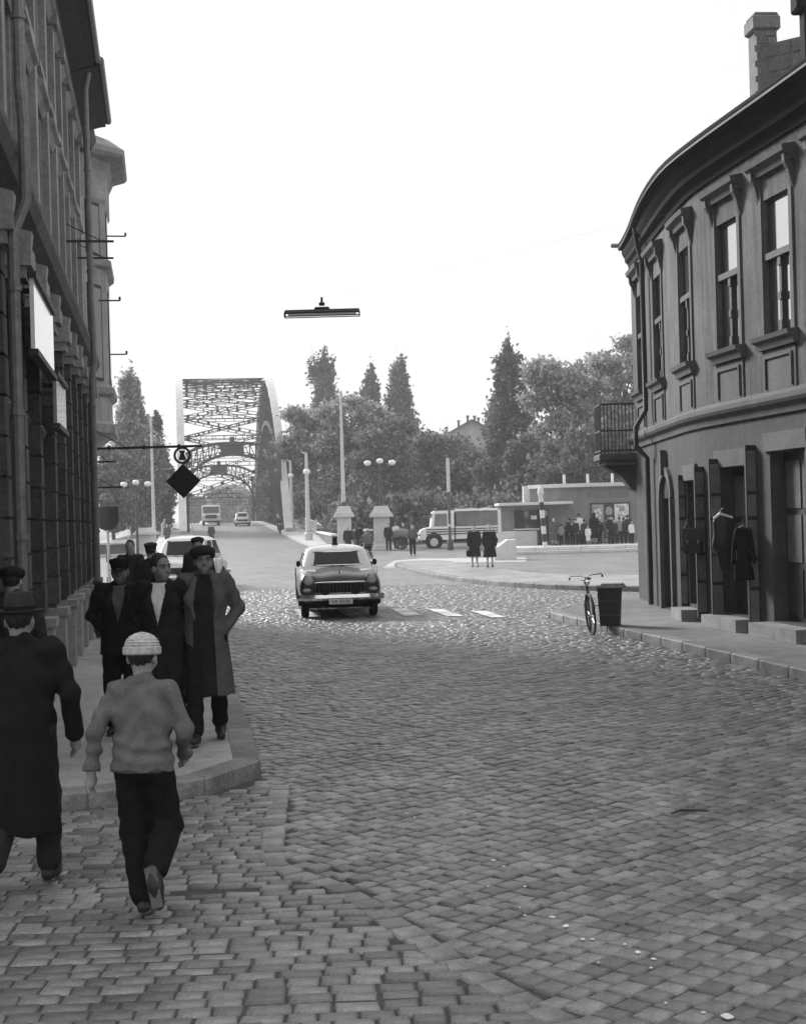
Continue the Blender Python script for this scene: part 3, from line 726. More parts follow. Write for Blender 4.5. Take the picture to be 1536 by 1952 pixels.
# folded-back shutters standing out from the wall: panelled boards facing down the street
M_shut = mat('painted_shutter', .16, .6, .25, 5, bump=.25, bscale=22, stain=.3)
for s, l, top, lo in ((s_of(1306), .13, 2.75, .3), (s_of(1342), .17, 2.85, .24), (s_of(1374), .2, 2.95, .24), (s_of(1440), .17, 3.1, .22)):
    q = MB(); fbox(q, FR, s - .03, s + .03, 0.0, l, lo, top); so = q.build('shutter', M_dark, br_)
    nz = 5; zz = [lo + .06, lo + .62, lo + 1.1, 1.95, 2.35, top - .06]
    for z0_, z1_ in zip(zz[:-1], zz[1:]):
        q = MB(); fbox(q, FR, s + .03, s + .048, .015, l - .015, z0_ + .03, z1_ - .03); q.build('shutter_panel', M_shut, so)
# steps, plinth pieces
for (a, b) in ((gops[1][0] - .1, gops[1][1] + .1), (gops[2][0] - .15, gops[2][1] + .15), (gops[3][0] - .2, gops[3][1] + .3)):
    q = MB(); fbox(q, FR, a, b, -.2, .34, .14, .34); q.build('stone_step', mat('worn_step', .22, .8, .25, 4, bump=.3, bscale=30), br_)
# rusticated pier right of the last door, lintel boards
for r_ in range(7):
    q = MB(); fbox(q, FR, gops[3][1] + .16, gops[3][1] + .62, 0, .06, .3 + r_ * .4, .66 + r_ * .4); q.build('stone_block', M_trimR, br_)
for (a, b, c, d) in gops[1:4]:
    q = MB(); fbox(q, FR, a - .16, b + .16, 0, .05, d + .02, d + .3); q.build('lintel', M_trimR, br_)
# drainpipe near the corner
s = s_of(1247); q = MB(); q.tube([FR(s, .25, EZ + .1), FR(s, .2, EZ - .3), FR(s, .12, EZ - .6), FR(s, .12, BZ + .5), FR(s, .34, BZ + .15), FR(s, .34, BZ - .25), FR(s, .12, BZ - .5), FR(s, .12, .15)], .055, 8); q.build('drainpipe', M_dark, br_)
s = s_of(1238); q = MB(); fbox(q, FR, s - .3, s + .1, .02, .1, .75, 2.1); q.build('notice_board', M_dark, br_)
# balcony past the far corner
bz = 3.35; bc = FR(0, 0, 0)
bal = MB(); bal.box((bc.x - .25, bc.y + .45, bz), (1.15, 1.1, .16), bev=.03); bal.box((bc.x - .2, bc.y + .45, bz - .13), (1.0, 1.0, .1), bev=.02); bo_ = bal.build('balcony', M_trimR, br_)
q = MB(); q.prism([(-.6, bz - .18), (.3, bz - .18), (.3, bz - .85), (.0, bz - .7), (-.2, bz - .42)], lambda u, v, t_: Vector((bc.x + u - .1, bc.y + t_, v)), .2, .7); q.build('balcony_console', M_trimR, bo_)
rail = MB()
x0, x1, y0, y1 = bc.x - .78, bc.x + .28, bc.y - .05, bc.y + .95
for z in (bz + .15, bz + .6, bz + 1.2): rail.beam((x0, y0, z), (x1, y0, z), .03, .035); rail.beam((x0, y0, z), (x0, y1, z), .03, .035)
ro = rail.build('railing', M_dark, bo_)
for i in range(14):
    q = MB(); x = x0 + (x1 - x0) * i / 13; q.beam((x, y0, bz + .08), (x, y0, bz + 1.2), .022, .022); q.build('baluster', M_dark, bo_)
for i in range(1, 9):
    q = MB(); y = y0 + (y1 - y0) * i / 9; q.beam((x0, y, bz + .08), (x0, y, bz + 1.2), .022, .022); q.build('baluster', M_dark, bo_)
# ================================================================ BRIDGE AND BRIDGEHEAD
BU = Vector((-.149, 1, 0)).normalized(); BN = Vector((BU.y, -BU.x, 0))          # BN points right
BO = Vector((-15.9, 140, 0)); SPAN = 65.0; HB = 5.0
def FB(s, n, z): return Vector((BU.x * s + BN.x * n, BU.y * s + BN.y * n, z))    # relative to BO
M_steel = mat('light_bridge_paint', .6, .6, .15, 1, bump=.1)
M_steelD = mat('shaded_steel_and_dark_iron', .07, .6, .2, 1)  # near-black puts the bracing's underside shade into the colour; also dark ironwork
bridge = thing('arch_bridge', 'steel truss arch bridge with lattice bracing and portal frames at the end of the street', 'bridge', BO)
def zt(s): t = (s - SPAN / 2) / (SPAN / 2); return 1.3 + 17.6 * (1 - t * t)
def zb(s): t = (s - SPAN / 2) / (SPAN / 2); return 1.3 + 12.4 * (1 - t * t)
NP = 18
def zdeck(s): return ramp(140 + s)
for sd_ in (-1, 1):
    n_ = sd_ * HB; q = MB(); K = 40
    for (zf, w_, h_) in ((zt, .75, .6),):
        pts = [FB(SPAN * i / K, n_, zf(SPAN * i / K)) for i in range(K + 1)]
        for a, b in zip(pts[:-1], pts[1:]): q.beam(a, b, w_, h_)
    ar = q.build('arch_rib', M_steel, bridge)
    q = MB(); pts = [FB(SPAN * i / K, n_, zb(SPAN * i / K)) for i in range(2, K - 1)]
    for a, b in zip(pts[:-1], pts[1:]): q.beam(a, b, .5, .45)
    q.build('lower_chord', M_steelD, ar)
    for i in range(1, NP):
        s = SPAN * i / NP
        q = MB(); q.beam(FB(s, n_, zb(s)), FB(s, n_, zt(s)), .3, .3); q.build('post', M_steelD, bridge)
        if zb(s) > zdeck(s) + .5: q = MB(); q.beam(FB(s, n_, zdeck(s) - .2), FB(s, n_, zb(s)), .2, .16); q.build('hanger', M_steelD, bridge)
        if i < NP - 1:
            s2 = SPAN * (i + 1) / NP; q = MB(); q.beam(FB(s, n_, zb(s) if i < NP / 2 else zt(s)), FB(s2, n_, zt(s2) if i < NP / 2 else zb(s2)), .2, .18); q.build('diagonal', M_steelD, bridge)
# lateral lattice bracing between the ribs
def lattice(q, a, b, w):                       # a latticed strut: two angles and batten plates
    a = Vector(a); b = Vector(b); d = (b - a).normalized(); u = Vector((0, 0, 1)); x = d.cross(u).normalized(); z = x.cross(d)
    for k in (-1, 1): q.beam(a + z * w * k, b + z * w * k, .07, .07)
    L_ = (b - a).length; m = int(L_ / 1.1)
    for i in range(m):
        p = a + d * (L_ * (i + .5) / m); q.beam(p - z * w, p + z * w, (.4 if i % 3 else .75), .06, up=d)
for i in range(1, NP):
    s = SPAN * i / NP; q = MB(); lattice(q, FB(s, -HB + .3, zt(s) - .2), FB(s, HB - .3, zt(s) - .2), .2); q.build('cross_strut', M_steelD, bridge)
    if i < NP - 1:
        s2 = SPAN * (i + 1) / NP
        for k in (-1, 1):
            q = MB(); lattice(q, FB(s, -k * (HB - .3), zt(s) - .2), FB(s2, k * (HB - .3), zt(s2) - .2), .15); q.build('wind_brace', M_steelD, bridge)
# portal frames with arched knees
for s in (4.6, SPAN - 4.6):
    hi = 9.6; q = MB(); zd = zdeck(s)
    for k in (-1, 1): q.beam(FB(s, k * (HB - .45), zd), FB(s, k * (HB - .45), hi - 1.2), .4, .35)
    K = 16
    top = []; bot = []
    for i in range(K + 1):
        t = -1 + 2 * i / K; n_ = t * (HB - .45); top.append(FB(s, n_, hi + .35 - 1.0 * abs(t) ** 3)); bot.append(FB(s, n_, hi - .75 - 3.6 * (1 - math.sqrt(max(0, 1 - (t * .985) ** 2)))))
    for a, b in zip(top[:-1], top[1:]): q.beam(a, b, .35, .3)
    for a, b in zip(bot[:-1], bot[1:]): q.beam(a, b, .35, .28)
    po = q.build('portal_frame', M_steelD, bridge)
    for i in range(1, K):
        if 6 <= i <= 10: continue
        q = MB(); q.beam(bot[i], top[i], .1, .12); 
        if i < 6: q.beam(bot[i], top[i + 1], .06, .08)
        if i > 10: q.beam(bot[i], top[i - 1], .06, .08)
        q.build('web_bar', M_steelD, po)
    q = MB(); q.add([bot[6], bot[7], bot[8], bot[9], bot[10], top[10], top[9], top[8], top[7], top[6]], [tuple(range(10))]); q.add([p + FB(.1, 0, 0) for p in [bot[6], bot[7], bot[8], bot[9], bot[10], top[10], top[9], top[8], top[7], top[6]]], [tuple(range(10))]); q.build('portal_plate', M_steelD, po)
    q = MB(); q.box(top[8] + Vector((0, 0, .35)), (.5, .2, .6), bev=.08); q.build('finial', M_steelD, po)
# deck, footways and parapet railings
q = MB(); K = 18
for k, (n0, n1, up) in enumerate(((-HB - 2.2, -HB + .9, .16), (HB - .9, HB + 2.2, .16))):
    rings = []
    for i in range(K + 1):
        s = -45 + (SPAN + 60) * i / K; z = HT((BO + FB(s, 0, 0)).x, 140 + s) ; rings.append([FB(s, n0, z - .3), FB(s, n1, z - .3), FB(s, n1, z + up), FB(s, n0, z + up)])
    q.loft(rings, sm=False)
q.build('footway', mat('footway_concrete', .42, .8, .2, 1.5, bump=.3), bridge)
M_rail = mat('pale_railing_paint', .55, .6, .2, 2)
for sd_, s0 in ((1, -8), (-1, -6)):
    n_ = sd_ * (HB + 1.9); s = s0; prev = None
    hr = MB(); pts = []
    while s < SPAN: pts.append(FB(s, n_, zdeck(max(s, 0)) + (ramp(140 + s) - zdeck(max(s, 0))) + 1.25)); s += 2.5
    for a, b in zip(pts[:-1], pts[1:]): hr.beam(a, b, .12, .1); hr.beam(a - Vector((0, 0, .85)), b - Vector((0, 0, .85)), .08, .08)
    hr.build('handrail', M_rail, bridge)
    for i, p in enumerate(pts):
        q = MB(); q.beam(p - Vector((0, 0, 1.2)), p, .12, .12); q.build('rail_post', M_rail, bridge)
        if i < len(pts) - 1:
            q = MB()
            for j in range(1, 8): c = p.lerp(pts[i + 1], j / 8); q.beam(c - Vector((0, 0, .85)), c, .04, .04)
            q.build('rail_panel', M_rail, bridge)

# --- bridgehead: stone pedestals with low walls, flagpoles, three-globe lamps
M_stoneW = mat('white_limestone', .62, .8, .15, 1.5, bump=.3, bscale=20, stain=.12)
M_pole = mat('pale_pole_paint', .55, .6, .15, 2)
M_globe = mat('opal_globe', .85, .25, .03, 2)
def pedestal(px, d, wid, h, label, group='bridgehead pedestals'):
    x = (px - CX - ROLL * 40) * d / FOC; z = HT(x, d)
    t = thing('stone_pedestal', label, 'pedestal', (x, d, z), -.1, group)
    MB().box((0, 0, h * .06), (wid * 1.25, wid * 1.25, h * .13), bev=.04).build('base', M_stoneW, t)
    MB().box((0, 0, h * .42), (wid, wid, h * .62), bev=.03).build('shaft', M_stoneW, t)
    q = MB(); q.box((0, 0, h * .76), (wid * 1.5, wid * 1.5, h * .06), bev=.03); q.box((0, 0, h * .81), (wid * 1.35, wid * 1.35, h * .05), bev=.03)
    q.loft([[(a * wid * .6, b * wid * .6, h * .83) for a, b in ((-1, -1), (1, -1), (1, 1), (-1, 1))], [(a * wid * .42, b * wid * .42, h * .98) for a, b in ((-1, -1), (1, -1), (1, 1), (-1, 1))]], sm=False); q.build('cap', M_stoneW, t)
    for k in (-1, 1): MB().box((0, -wid * .5 - .01, h * .42), (wid * .66, .04, h * .46), bev=.01).build('panel', M_stoneW, t) if k > 0 else None
    return Vector((x, d, z + h * .98))
def flagpole(base, h, label):
    t = thing('flagpole', label, 'flagpole', base, 0, 'bridgehead flagpoles')
    MB().tube([(0, 0, 0), (0, 0, h)], [.14, .07], 8).build('pole', M_pole, t)
    MB().ball((0, 0, h + .08), .12, 8, 6).build('finial', M_pole, t)
    MB().lathe([(.2, 0), (.2, .25), (.15, .3)], n=8).build('socket', M_steelD, t)
def trilamp(base, h, label):
    t = thing('street_lamp', label, 'street lamp', base, 0, 'three-globe lamps')
    MB().tube([(0, 0, 0), (0, 0, h)], [.1, .06], 8).build('post', M_steelD, t)
    q = MB(); q.tube([(-.8, 0, h + .05), (-.4, 0, h + .2), (0, 0, h + .05), (.4, 0, h + .2), (.8, 0, h + .05)], .035, 6); q.build('arm', M_steelD, t)
    for k in (-1, 0, 1): MB().ball((k * .8, 0, h - .08 + (.12 if k == 0 else 0)), (.24, .24, .18), 10, 8).build('globe', M_globe, t)
top1 = pedestal(657, 99, .85, 3.0, 'white stone pedestal carrying a flagpole, right of the bridge approach')
flagpole(top1, 7.6, 'tall pale flagpole on the stone pedestal right of the bridge')
top2 = pedestal(728, 96, .95, 2.95, 'white stone pedestal carrying a three-globe lamp, nearest the striped truck')
trilamp(top2, 2.9, 'three-globe lamp on the stone pedestal right of the bridge')
top3 = pedestal(279, 99, 1.0, 1.9, 'white stone pedestal beside the flagpole left of the bridge')
flagpole(Vector((top3.x + .3, top3.y + 1.5, 0.0)), 9.2, 'tall pale flagpole left of the bridge before the poplar')
trilamp(Vector((top3.x - .4, top3.y - 1, 0.0)), 4.95, 'three-globe lamp left of the bridge before the poplar')
def lowwall(p0, p1, h, label, name='parapet_wall'):
    t = thing(name, label, 'wall', p0); d = Vector(p1) - Vector(p0); d.z = 0; l = d.length
    q = MB(); q.beam((0, 0, h / 2 - .2), (d.x, d.y, h / 2 - .2), .35, h - .1); q.build('wall', mat('dark_railing_iron', .1, .6, .2, 2), t)
    q = MB(); q.beam((0, 0, h - .2), (d.x, d.y, h - .2), .5, .14, bev=.02); q.build('coping', M_stoneW, t)
    q = MB(); q.beam((0, 0, .05), (d.x, d.y, .05), .5, .4, bev=.02); q.build('plinth', M_stoneW, t)
z1 = HT(top1.x, top1.y)
lowwall((top1.x + .8, top1.y, z1), (top2.x - .8, top2.y, 0), 1.5, 'dark railed parapet between the two stone pedestals right of the bridge')
e = BO + FB(-6, HB + 2.2, 0); lowwall((top1.x - .7, top1.y + .5, z1), (e.x, e.y, ramp(e.y)), 1.2, 'low parapet leading from the flagpole pedestal to the bridge railing')
lowwall((top2.x + .9, top2.y + 5, 0), (top2.x + 14, top2.y + 9, 0), 1.25, 'parapet along the river edge behind the striped truck')
lowwall((top3.x - 9, top3.y - 3, 0), (top3.x - .8, top3.y, 0), 1.15, 'parapet along the river edge left of the bridge')
# concrete lamp posts on the approach
def lamppost(px, pyb, d, h, label):
    x = (px - CX - ROLL * (pyb - CY)) * d / FOC; z = HT(x, d) + .16
    t = thing('lamp_post', label, 'lamp post', (x, d, z), 0, 'pale lamp posts on the bridge approach')
    MB().tube([(0, 0, 0), (0, 0, h)], [.22, .11], 8).build('post', M_pole, t)
    MB().lathe([(.34, 0), (.34, .5), (.24, .6)], n=8).build('foot', M_pole, t)
    MB().ball((0, 0, h * .78), (.3, .3, .26), 10, 8).build('globe', M_globe, t)
    q = MB(); q.tube([(0, 0, h - .1), (-.35, 0, h + .05)], .05, 6); q.build('bracket', M_pole, t)
lamppost(588, 1016, 118, 7.0, 'pale concrete lamp post with a globe beside the bridge approach kerb')
lamppost(557, 1002, 142, 6.8, 'thinner lamp post with a globe by the right foot of the arch')
# ================================================================ TREES
M_bark = mat('bark', .07, .95, .3, 6, bump=.6, bscale=14)
def leafmat(name, g):
    m = mat(name, g, .7, .2, .6, isl=.6, spec=.25); t = m.node_tree
    b = t.nodes['Principled BSDF']; 
    tr = node(t, 'ShaderNodeBsdfTranslucent'); mxs = node(t, 'ShaderNodeMixShader'); mxs.inputs[0].default_value = .4
    src = b.inputs['Base Color'].links[0].from_socket; t.links.new(src, tr.inputs[0])
    o = t.nodes['Material Output']; t.links.new(b.outputs[0], mxs.inputs[1]); t.links.new(tr.outputs[0], mxs.inputs[2]); t.links.new(mxs.outputs[0], o.inputs[0])
    return m
ML = [leafmat('leaves_dark', .14), leafmat('leaves_mid', .2), leafmat('leaves_pale', .3)]
def leaves(name, pts, size, m, parent, seed):
    r = np.random.RandomState(seed); n = len(pts)
    a = r.normal(size=(n, 3)); a /= np.linalg.norm(a, axis=1)[:, None]; b = r.normal(size=(n, 3)); b -= (a * b).sum(1)[:, None] * a; b /= np.linalg.norm(b, axis=1)[:, None]
    s = size * r.uniform(.6, 1.4, (n, 1)); a = a * s; b = b * s * .62
    tip = pts + a; v = np.stack([pts - a * .9, pts + b, tip, pts - b], 1).reshape(-1, 3)
    f = np.arange(4 * n).reshape(-1, 4)
    return npmesh(name, v, f, m, parent)
def tree(px, pytop, pybase, d, wpx, kind, tone, label, seed, group, n=6000):
    r = np.random.RandomState(seed); x = unroll(px, (pytop + pybase) / 2)[0] * d / FOC
    top = P(px, pytop, d).z; gz = HT(x, d) - .1; H_ = top - gz; W_ = wpx * d / FOC / 2 * (1.2 if kind == 'poplar' else 1.0)
    t = thing('poplar_tree' if kind == 'poplar' else 'broadleaf_tree', label, 'tree', (x, d, gz), 0, group)
    q = MB(); lean = r.uniform(-.03, .03)
    q.tube([(0, 0, 0), (lean * 2, 0, H_ * .25), (lean * H_ * .5, .1, H_ * .55), (lean * H_ * .6, 0, H_ * .88)], [max(.14, H_ * .022), H_ * .017, H_ * .01, .03], 8)
    cl = []
    if kind == 'poplar':
        nb = 46
        for i in range(nb):
            u = (i + .5) / nb; z = H_ * (.1 + .88 * u); a = i * 2.4 + r.uniform(-.5, .5)
            prof = W_ * (.55 + .45 * math.sin(math.pi * min(1, u * 1.25 + .12))) * (1 - u ** 3.2) + .12 * W_
            rad = prof * r.uniform(.25, .8); c = np.array([math.cos(a) * rad, math.sin(a) * rad, z])
            cl.append((c, prof * .34, H_ * .06 * r.uniform(.8, 1.5)))
            q.tube([(0, 0, z - H_ * .1), tuple(c + [0, 0, H_ * .02])], [.05, .015], 5)
        for k in range(4):                       # free-standing spires at the top
            a = r.uniform(0, 6.28); rr_ = W_ * r.uniform(.15, .5); zc = H_ * r.uniform(.8, .93); cl.append((np.array([math.cos(a) * rr_, math.sin(a) * rr_, zc]), W_ * .15, H_ * .07))
        cl.append((np.array([lean * H_ * .6, 0, H_ * .94]), W_ * .12, H_ * .06))
    else:
        nb = 70
        for i in range(nb):
            u = r.uniform(0, 1); z = H_ * (.12 + .82 * u); a = r.uniform(0, 6.28)
            prof = W_ * math.sqrt(max(.05, 1 - ((z / H_ - .5) / .52) ** 2)); rad = prof * math.sqrt(r.uniform(.06, .95)); c = np.array([math.cos(a) * rad, math.sin(a) * rad, z])
            cl.append((c, W_ * r.uniform(.16, .3), W_ * r.uniform(.12, .2)))
            q.tube([(0, 0, max(H_ * .15, z - H_ * .25)), tuple(c * [.5, .5, 1] - [0, 0, H_ * .06]), tuple(c)], [.12, .07, .02], 5)
    q.build('trunk', M_bark, t)
    vol = np.array([c[1] * c[1] * c[2] for c in cl]) ** .75; vol /= vol.sum(); pts = []
    for (c, rx, rz), f in zip(cl, vol):
        k = int(n * f) + 8; g = r.normal(size=(k, 3)); g *= .62 if kind != 'poplar' else .52
        pts.append(c + g * [rx, rx, rz])
    leaves('crown', np.concatenate(pts), .09 + d * .0009, ML[tone], t, seed + 5)
    return t
GP, GB = 'poplars behind the river', 'leafy trees behind the square'
T_ = [
 (252, 712, 1020, 150, 100, 'poplar', 2, 'broad pale poplar left of the bridge, tallest there'),
 (300, 790, 1020, 158, 56, 'poplar', 1, 'shorter poplar squeezed between the pale poplar and the bridge'),
 (215, 850, 1030, 145, 70, 'leafy', 1, 'leafy tree at the edge of the oriel house'),
 (623, 676, 1000, 215, 84, 'poplar', 0, 'forked dark poplar rising above the trees right of the bridge'),
 (709, 694, 1000, 215, 60, 'poplar', 0, 'slim short poplar in the middle of the three poplars'),
 (764, 684, 1000, 205, 96, 'poplar', 0, 'tall dark poplar, rightmost of the three in the middle'),
 (590, 775, 1010, 150, 130, 'leafy', 2, 'pale leafy tree beside the right foot of the bridge'),
 (672, 750, 1010, 146, 160, 'leafy', 2, 'wide leafy tree behind the flagpole on the right'),
 (740, 800, 1010, 140, 130, 'leafy', 1, 'dark leafy tree behind the three-globe lamp on the right'),
 (845, 826, 1000, 150, 150, 'leafy', 1, 'rounded tree behind the cab of the striped truck'),
 (915, 845, 1000, 146, 120, 'leafy', 1, 'low leafy tree in front of the gabled roof'),
 (972, 652, 1000, 140, 112, 'poplar', 0, 'very tall dark poplar above the kiosk chimney'),
 (1075, 668, 1000, 132, 170, 'leafy', 2, 'loose branching tree above the flat-roofed kiosk'),
 (1180, 632, 1000, 136, 170, 'leafy', 2, 'tall pale tree half hidden by the balcony'),
 (1120, 800, 1000, 122, 190, 'leafy', 0, 'dark low tree right behind the kiosk roof'),
 (1010, 830, 1000, 128, 110, 'leafy', 0, 'dark bushy tree between the tall poplar and the kiosk'),
 (435, 930, 995, 330, 90, 'leafy', 2, 'faint tree seen through the far portal of the bridge'),
 (500, 940, 995, 300, 70, 'leafy', 1, 'tree seen beside the right arch of the bridge'),
 (370, 945, 995, 320, 40, 'leafy', 1, 'small tree at the left of the bridge deck'),
 (560, 880, 1010, 170, 110, 'leafy', 1, 'leafy tree directly behind the right arch rib'),
]
for i, a in enumerate(T_):
    tree(a[0], a[1], a[2], a[3], a[4], a[5], a[6], a[7], 100 + i * 13, GP if a[5] == 'poplar' else GB, n=30000 if a[4] > 80 else 15000)
# shrubs along the river edge
t = thing('hedge', 'dark shrubbery along the parapet behind the truck', 'hedge', (0, 118, 0))
r = np.random.RandomState(3); c = r.uniform(0, 1, (130, 1)); cen = np.c_[-6 + c[:, 0] * 30, r.uniform(-2, 5, 130), r.uniform(.4, 3.4, 130)]
pts = (cen[:, None, :] + r.normal(size=(130, 120, 3)) * [.6, .6, .5]).reshape(-1, 3); leaves('foliage', pts, .28, ML[0], t, 8)
# gabled house roof behind the trees
hx = P(900, 835, 190); t = thing('gabled_house', 'distant house with a pale gabled roof and several chimney pots', 'house', (hx.x, 190, 0))
pk = P(893, 803, 190).z; ev = pk - 3.4
q = MB(); q.prism([(-6.5, ev), (0, pk), (6.5, ev), (6.5, 0), (-6.5, 0)], lambda u, v, s_: Vector((u, s_, v)), 0, 9); q.build('wall', mat('distant_plaster', .4, .9), t)
for k in (-1, 1): q = MB(); q.beam((k * 7, 4.5, ev - .2), (0, 4.5, pk + .15), 10, .2); q.build('roof', M_tile, t)
for u in (-3.2, -1.6, -.4, .5, 1.0): q = MB(); zz = pk - abs(u) * .5; q.box((u, 3, zz), (.3, .3, 2.0)); q.box((u, 3, zz + 1.05), (.42, .42, .2)); q.build('chimney', M_brick, t)
# ================================================================ KIOSK, POLES, STREET FURNITURE
M_kio = mat('kiosk_render', .24, .85, .15, 1.5, bump=.25, stain=.15)
M_kioL = mat('kiosk_pale_trim', .6, .7, .12, 1.5)
M_post_a = mat('poster_pale', .7, .7, .35, 5); M_post_d = mat('poster_dark', .06, .7, .2, 4); M_post_m = mat('poster_mid', .35, .7, .4, 7)
# stepped platform
pf = tag(sheet('kiosk_platform', [(4.6, 78.2), (26, 78.2), (26, 96), (4.6, 96)], .34, mat('platform_concrete', .5, .8, .15, 1.2, bump=.3)), kind='structure')
for k, (y0, z0, z1) in enumerate(((77.6, 0, .17), (78.2, .17, .336))):
    for i in range(9): o = MB().box((5.8 + i * 2.4, y0 + (.3 if k == 0 else .2), (z0 + z1) / 2), (2.38, .6 if k == 0 else .4, z1 - z0), bev=.02).build('step_stone', M_kioL, pf)
kx = lambda px, d=85: (px - CX) * d / FOC
kk = thing('kiosk', 'flat roofed waiting kiosk with poster board and dark serving window on the square', 'kiosk', (kx(1090), 85, .34))
K0 = Vector((kx(1090), 85, .34))
def kz(py, px=1100, d=85): return P(px, py, d).z - .34
X0, X1, XM = kx(1065) - K0.x, kx(1300) - K0.x, kx(958) - K0.x
ztop = kz(927)
q = MB()
plan = [(X0 - 1.5, 1.6), (X0 - .9, .6), (X0, .05), (X0 + .8, 0), (X1, 0), (X1, 5), (X0 - 1.5, 5)]
q.prism(plan, lambda u, v, t_: Vector((u, v, t_)), 0, ztop - .05); q.build('wall', M_kio, kk)
q = MB(); q.prism([(u * 1.03 - .05, v - .4) for u, v in plan], lambda u, v, t_: Vector((u, v, t_)), ztop - .05, ztop + .16); q.build('roof', M_kioL, kk)
# low wing with the window
zl = kz(958); q = MB(); q.box(((XM + X0) / 2, 1.6, zl / 2), (X0 - XM + .2, 3, zl - .1)); wing = q.build('low_wing', M_kio, kk)
q = MB(); q.box(((XM + X0) / 2 + .2, .8, zl), (X0 - XM + 1.0, 4.2, .16), bev=.03); q.build('canopy_roof', M_kioL, kk)
wy = .08
q = MB(); a, b = kx(980) - K0.x, kx(1026) - K0.x; q.box(((a + b) / 2, wy, (kz(970) + kz(1005)) / 2), (b - a, .08, kz(970) - kz(1005))); ww = q.build('serving_window', M_pane, kk)
q = MB(); q.box(((a + b) / 2, wy - .08, kz(1006)), (b - a + .1, .2, .08)); q.build('sill', M_kioL, ww)
q = MB(); q.box((kx(1017) - K0.x, wy - .06, kz(984)), (.34, .02, .22)); q.build('notice', M_post_a, ww)
q = MB(); a, b = kx(1026) - K0.x, kx(1044) - K0.x; q.box(((a + b) / 2, wy - .1, kz(1036) / 2 + kz(972) / 2 + .05), (b - a, .12, kz(972))); dd = q.build('door', M_dark, kk)
q = MB(); q.box((kx(1036) - K0.x, wy - .18, kz(976)), (.4, .03, .3)); q.build('notice', M_post_m, dd)
q = MB(); q.box(((XM + X0) / 2 - .8, .06, .42), (X0 - XM - 1.0, .12, .84)); q.build('dado', M_kioL, kk)
for (u0, u1) in ((1120, 1152), (1162, 1196)):
    q = MB(); a, b = kx(u0) - K0.x, kx(u1) - K0.x; q.box(((a + b) / 2, .0, (kz(936) + kz(949)) / 2), (b - a, .06, kz(936) - kz(949))); q.build('clerestory_window', M_pane, kk)
q = MB(); q.box((kx(1056) - K0.x, .7, (kz(937) + kz(950)) / 2), (1.0, .3, kz(937) - kz(950))); q.build('side_light', M_kioL, kk)
# poster board
a, b = kx(1127) - K0.x, kx(1198) - K0.x; zt_, zb_ = kz(962), kz(998)
q = MB(); q.box(((a + b) / 2, -.06, (zt_ + zb_) / 2), (b - a + .12, .08, zt_ - zb_ + .12)); pb = q.build('poster_board', M_dark, kk)
for i, (u0, u1, m) in enumerate(((.01, .32, M_post_m), (.33, .6, M_post_d), (.61, .99, M_post_a))):
    q = MB(); q.box((a + (b - a) * (u0 + u1) / 2, -.11, (zt_ + zb_) / 2), ((b - a) * (u1 - u0), .02, (zt_ - zb_) * .96)); po = q.build('poster', m, pb)
    c = a + (b - a) * (u0 + u1) / 2; zc = (zt_ + zb_) / 2
    if i == 1: q = MB(); q.ball((c, -.13, zc + .12), (.2, .012, .27)); q.ball((c, -.13, zc - .38), (.26, .012, .2)); q.build('print', M_post_m, po)
    elif i == 0: q = MB(); [q.ball((c + rx_, -.13, zc + rz_), (.08, .012, .1)) for rx_, rz_ in ((.05, .2), (.14, .02), (-.06, -.1), (.1, -.25), (-.12, .12))]; q.build('print', M_post_a, po)
    else: q = MB(); [q.box((c + rx_, -.125, zc + rz_), (w_, .01, h_)) for rx_, rz_, w_, h_ in ((.02, .25, .3, .3), (-.1, -.12, .26, .12), (.14, -.22, .2, .14), (-.2, .38, .12, .1))]; q.build('print', M_post_m, po)
for px in (1084, 1130, 1178): q = MB(); q.box((kx(px) - K0.x, 2, ztop + .4), (.14, .14, .7)); q.build('vent_pipe', M_kioL, kk)
q = MB(); c = kx(1013) - K0.x; q.box((c, 2.0, (zl + kz(922)) / 2), (.62, .62, kz(922) - zl)); co = q.build('chimney', M_kioL, kk)
q = MB(); q.box((c, 2.0, kz(922) + .05), (.74, .74, .12), bev=.03); q.tube([(c, 2, kz(922)), (c, 2, kz(905))], .12, 8); q.lathe([(.25, 0), (.02, .2)], (c, 2, kz(903)), 8); q.build('cowl', M_steelD, co)
# stair cheek block left of the steps
q = MB(); c = G(964, 1068); q.prism([(-.55, 0), (.5, 0), (.5, .95), (.1, .95), (-.55, .5)], lambda u, v, t_: Vector((u, t_, v)), 0, 1.6); o = q.build('cheek_block', M_kioL, None, (c.x, c.y, 0)); tag(o, 'pale sloping stair cheek block beside the two women', 'block')
# striped pole by the kiosk
def banded_pole(name, px, pyt, pyb, d, r0, bands, label, lean=0.0, z=0.0, cat='pole'):
    a = P(px, pyb, d); t = thing(name, label, cat, (a.x, d, z)); h = P(px, pyt, d).z - z
    for i in range(bands):
        z0, z1_ = h * i / bands, h * (i + 1) / bands; q = MB(); q.tube([(lean * z0, 0, z0), (lean * z1_, 0, z1_)], r0, 8); q.build('band', M_kioL if i % 2 == 0 else M_dark, t)
    return t, h
t, h = banded_pole('striped_pole', 1039, 942, 1042, 80, .13, 7, 'leaning black and white banded pole in front of the kiosk', lean=-.06, z=.17)
q = MB(); q.ball((-.06 * h, 0, h + .1), (.18, .18, .3), 8, 6); q.build('top', M_kioL, t)
a = P(858, 1049, 92); t = thing('tram_pole', 'thin dark mast standing in front of the striped truck', 'pole', (a.x, 92, 0)); h = P(853, 870, 92).z
MB().tube([(0, 0, 0), (0, 0, h)], [.1, .06], 8).build('mast', mat('mast_iron', .09, .6), t); MB().lathe([(.22, 0), (.2, .6), (.12, .75)], n=8).build('base', mat('mast_iron', .09, .6), t)
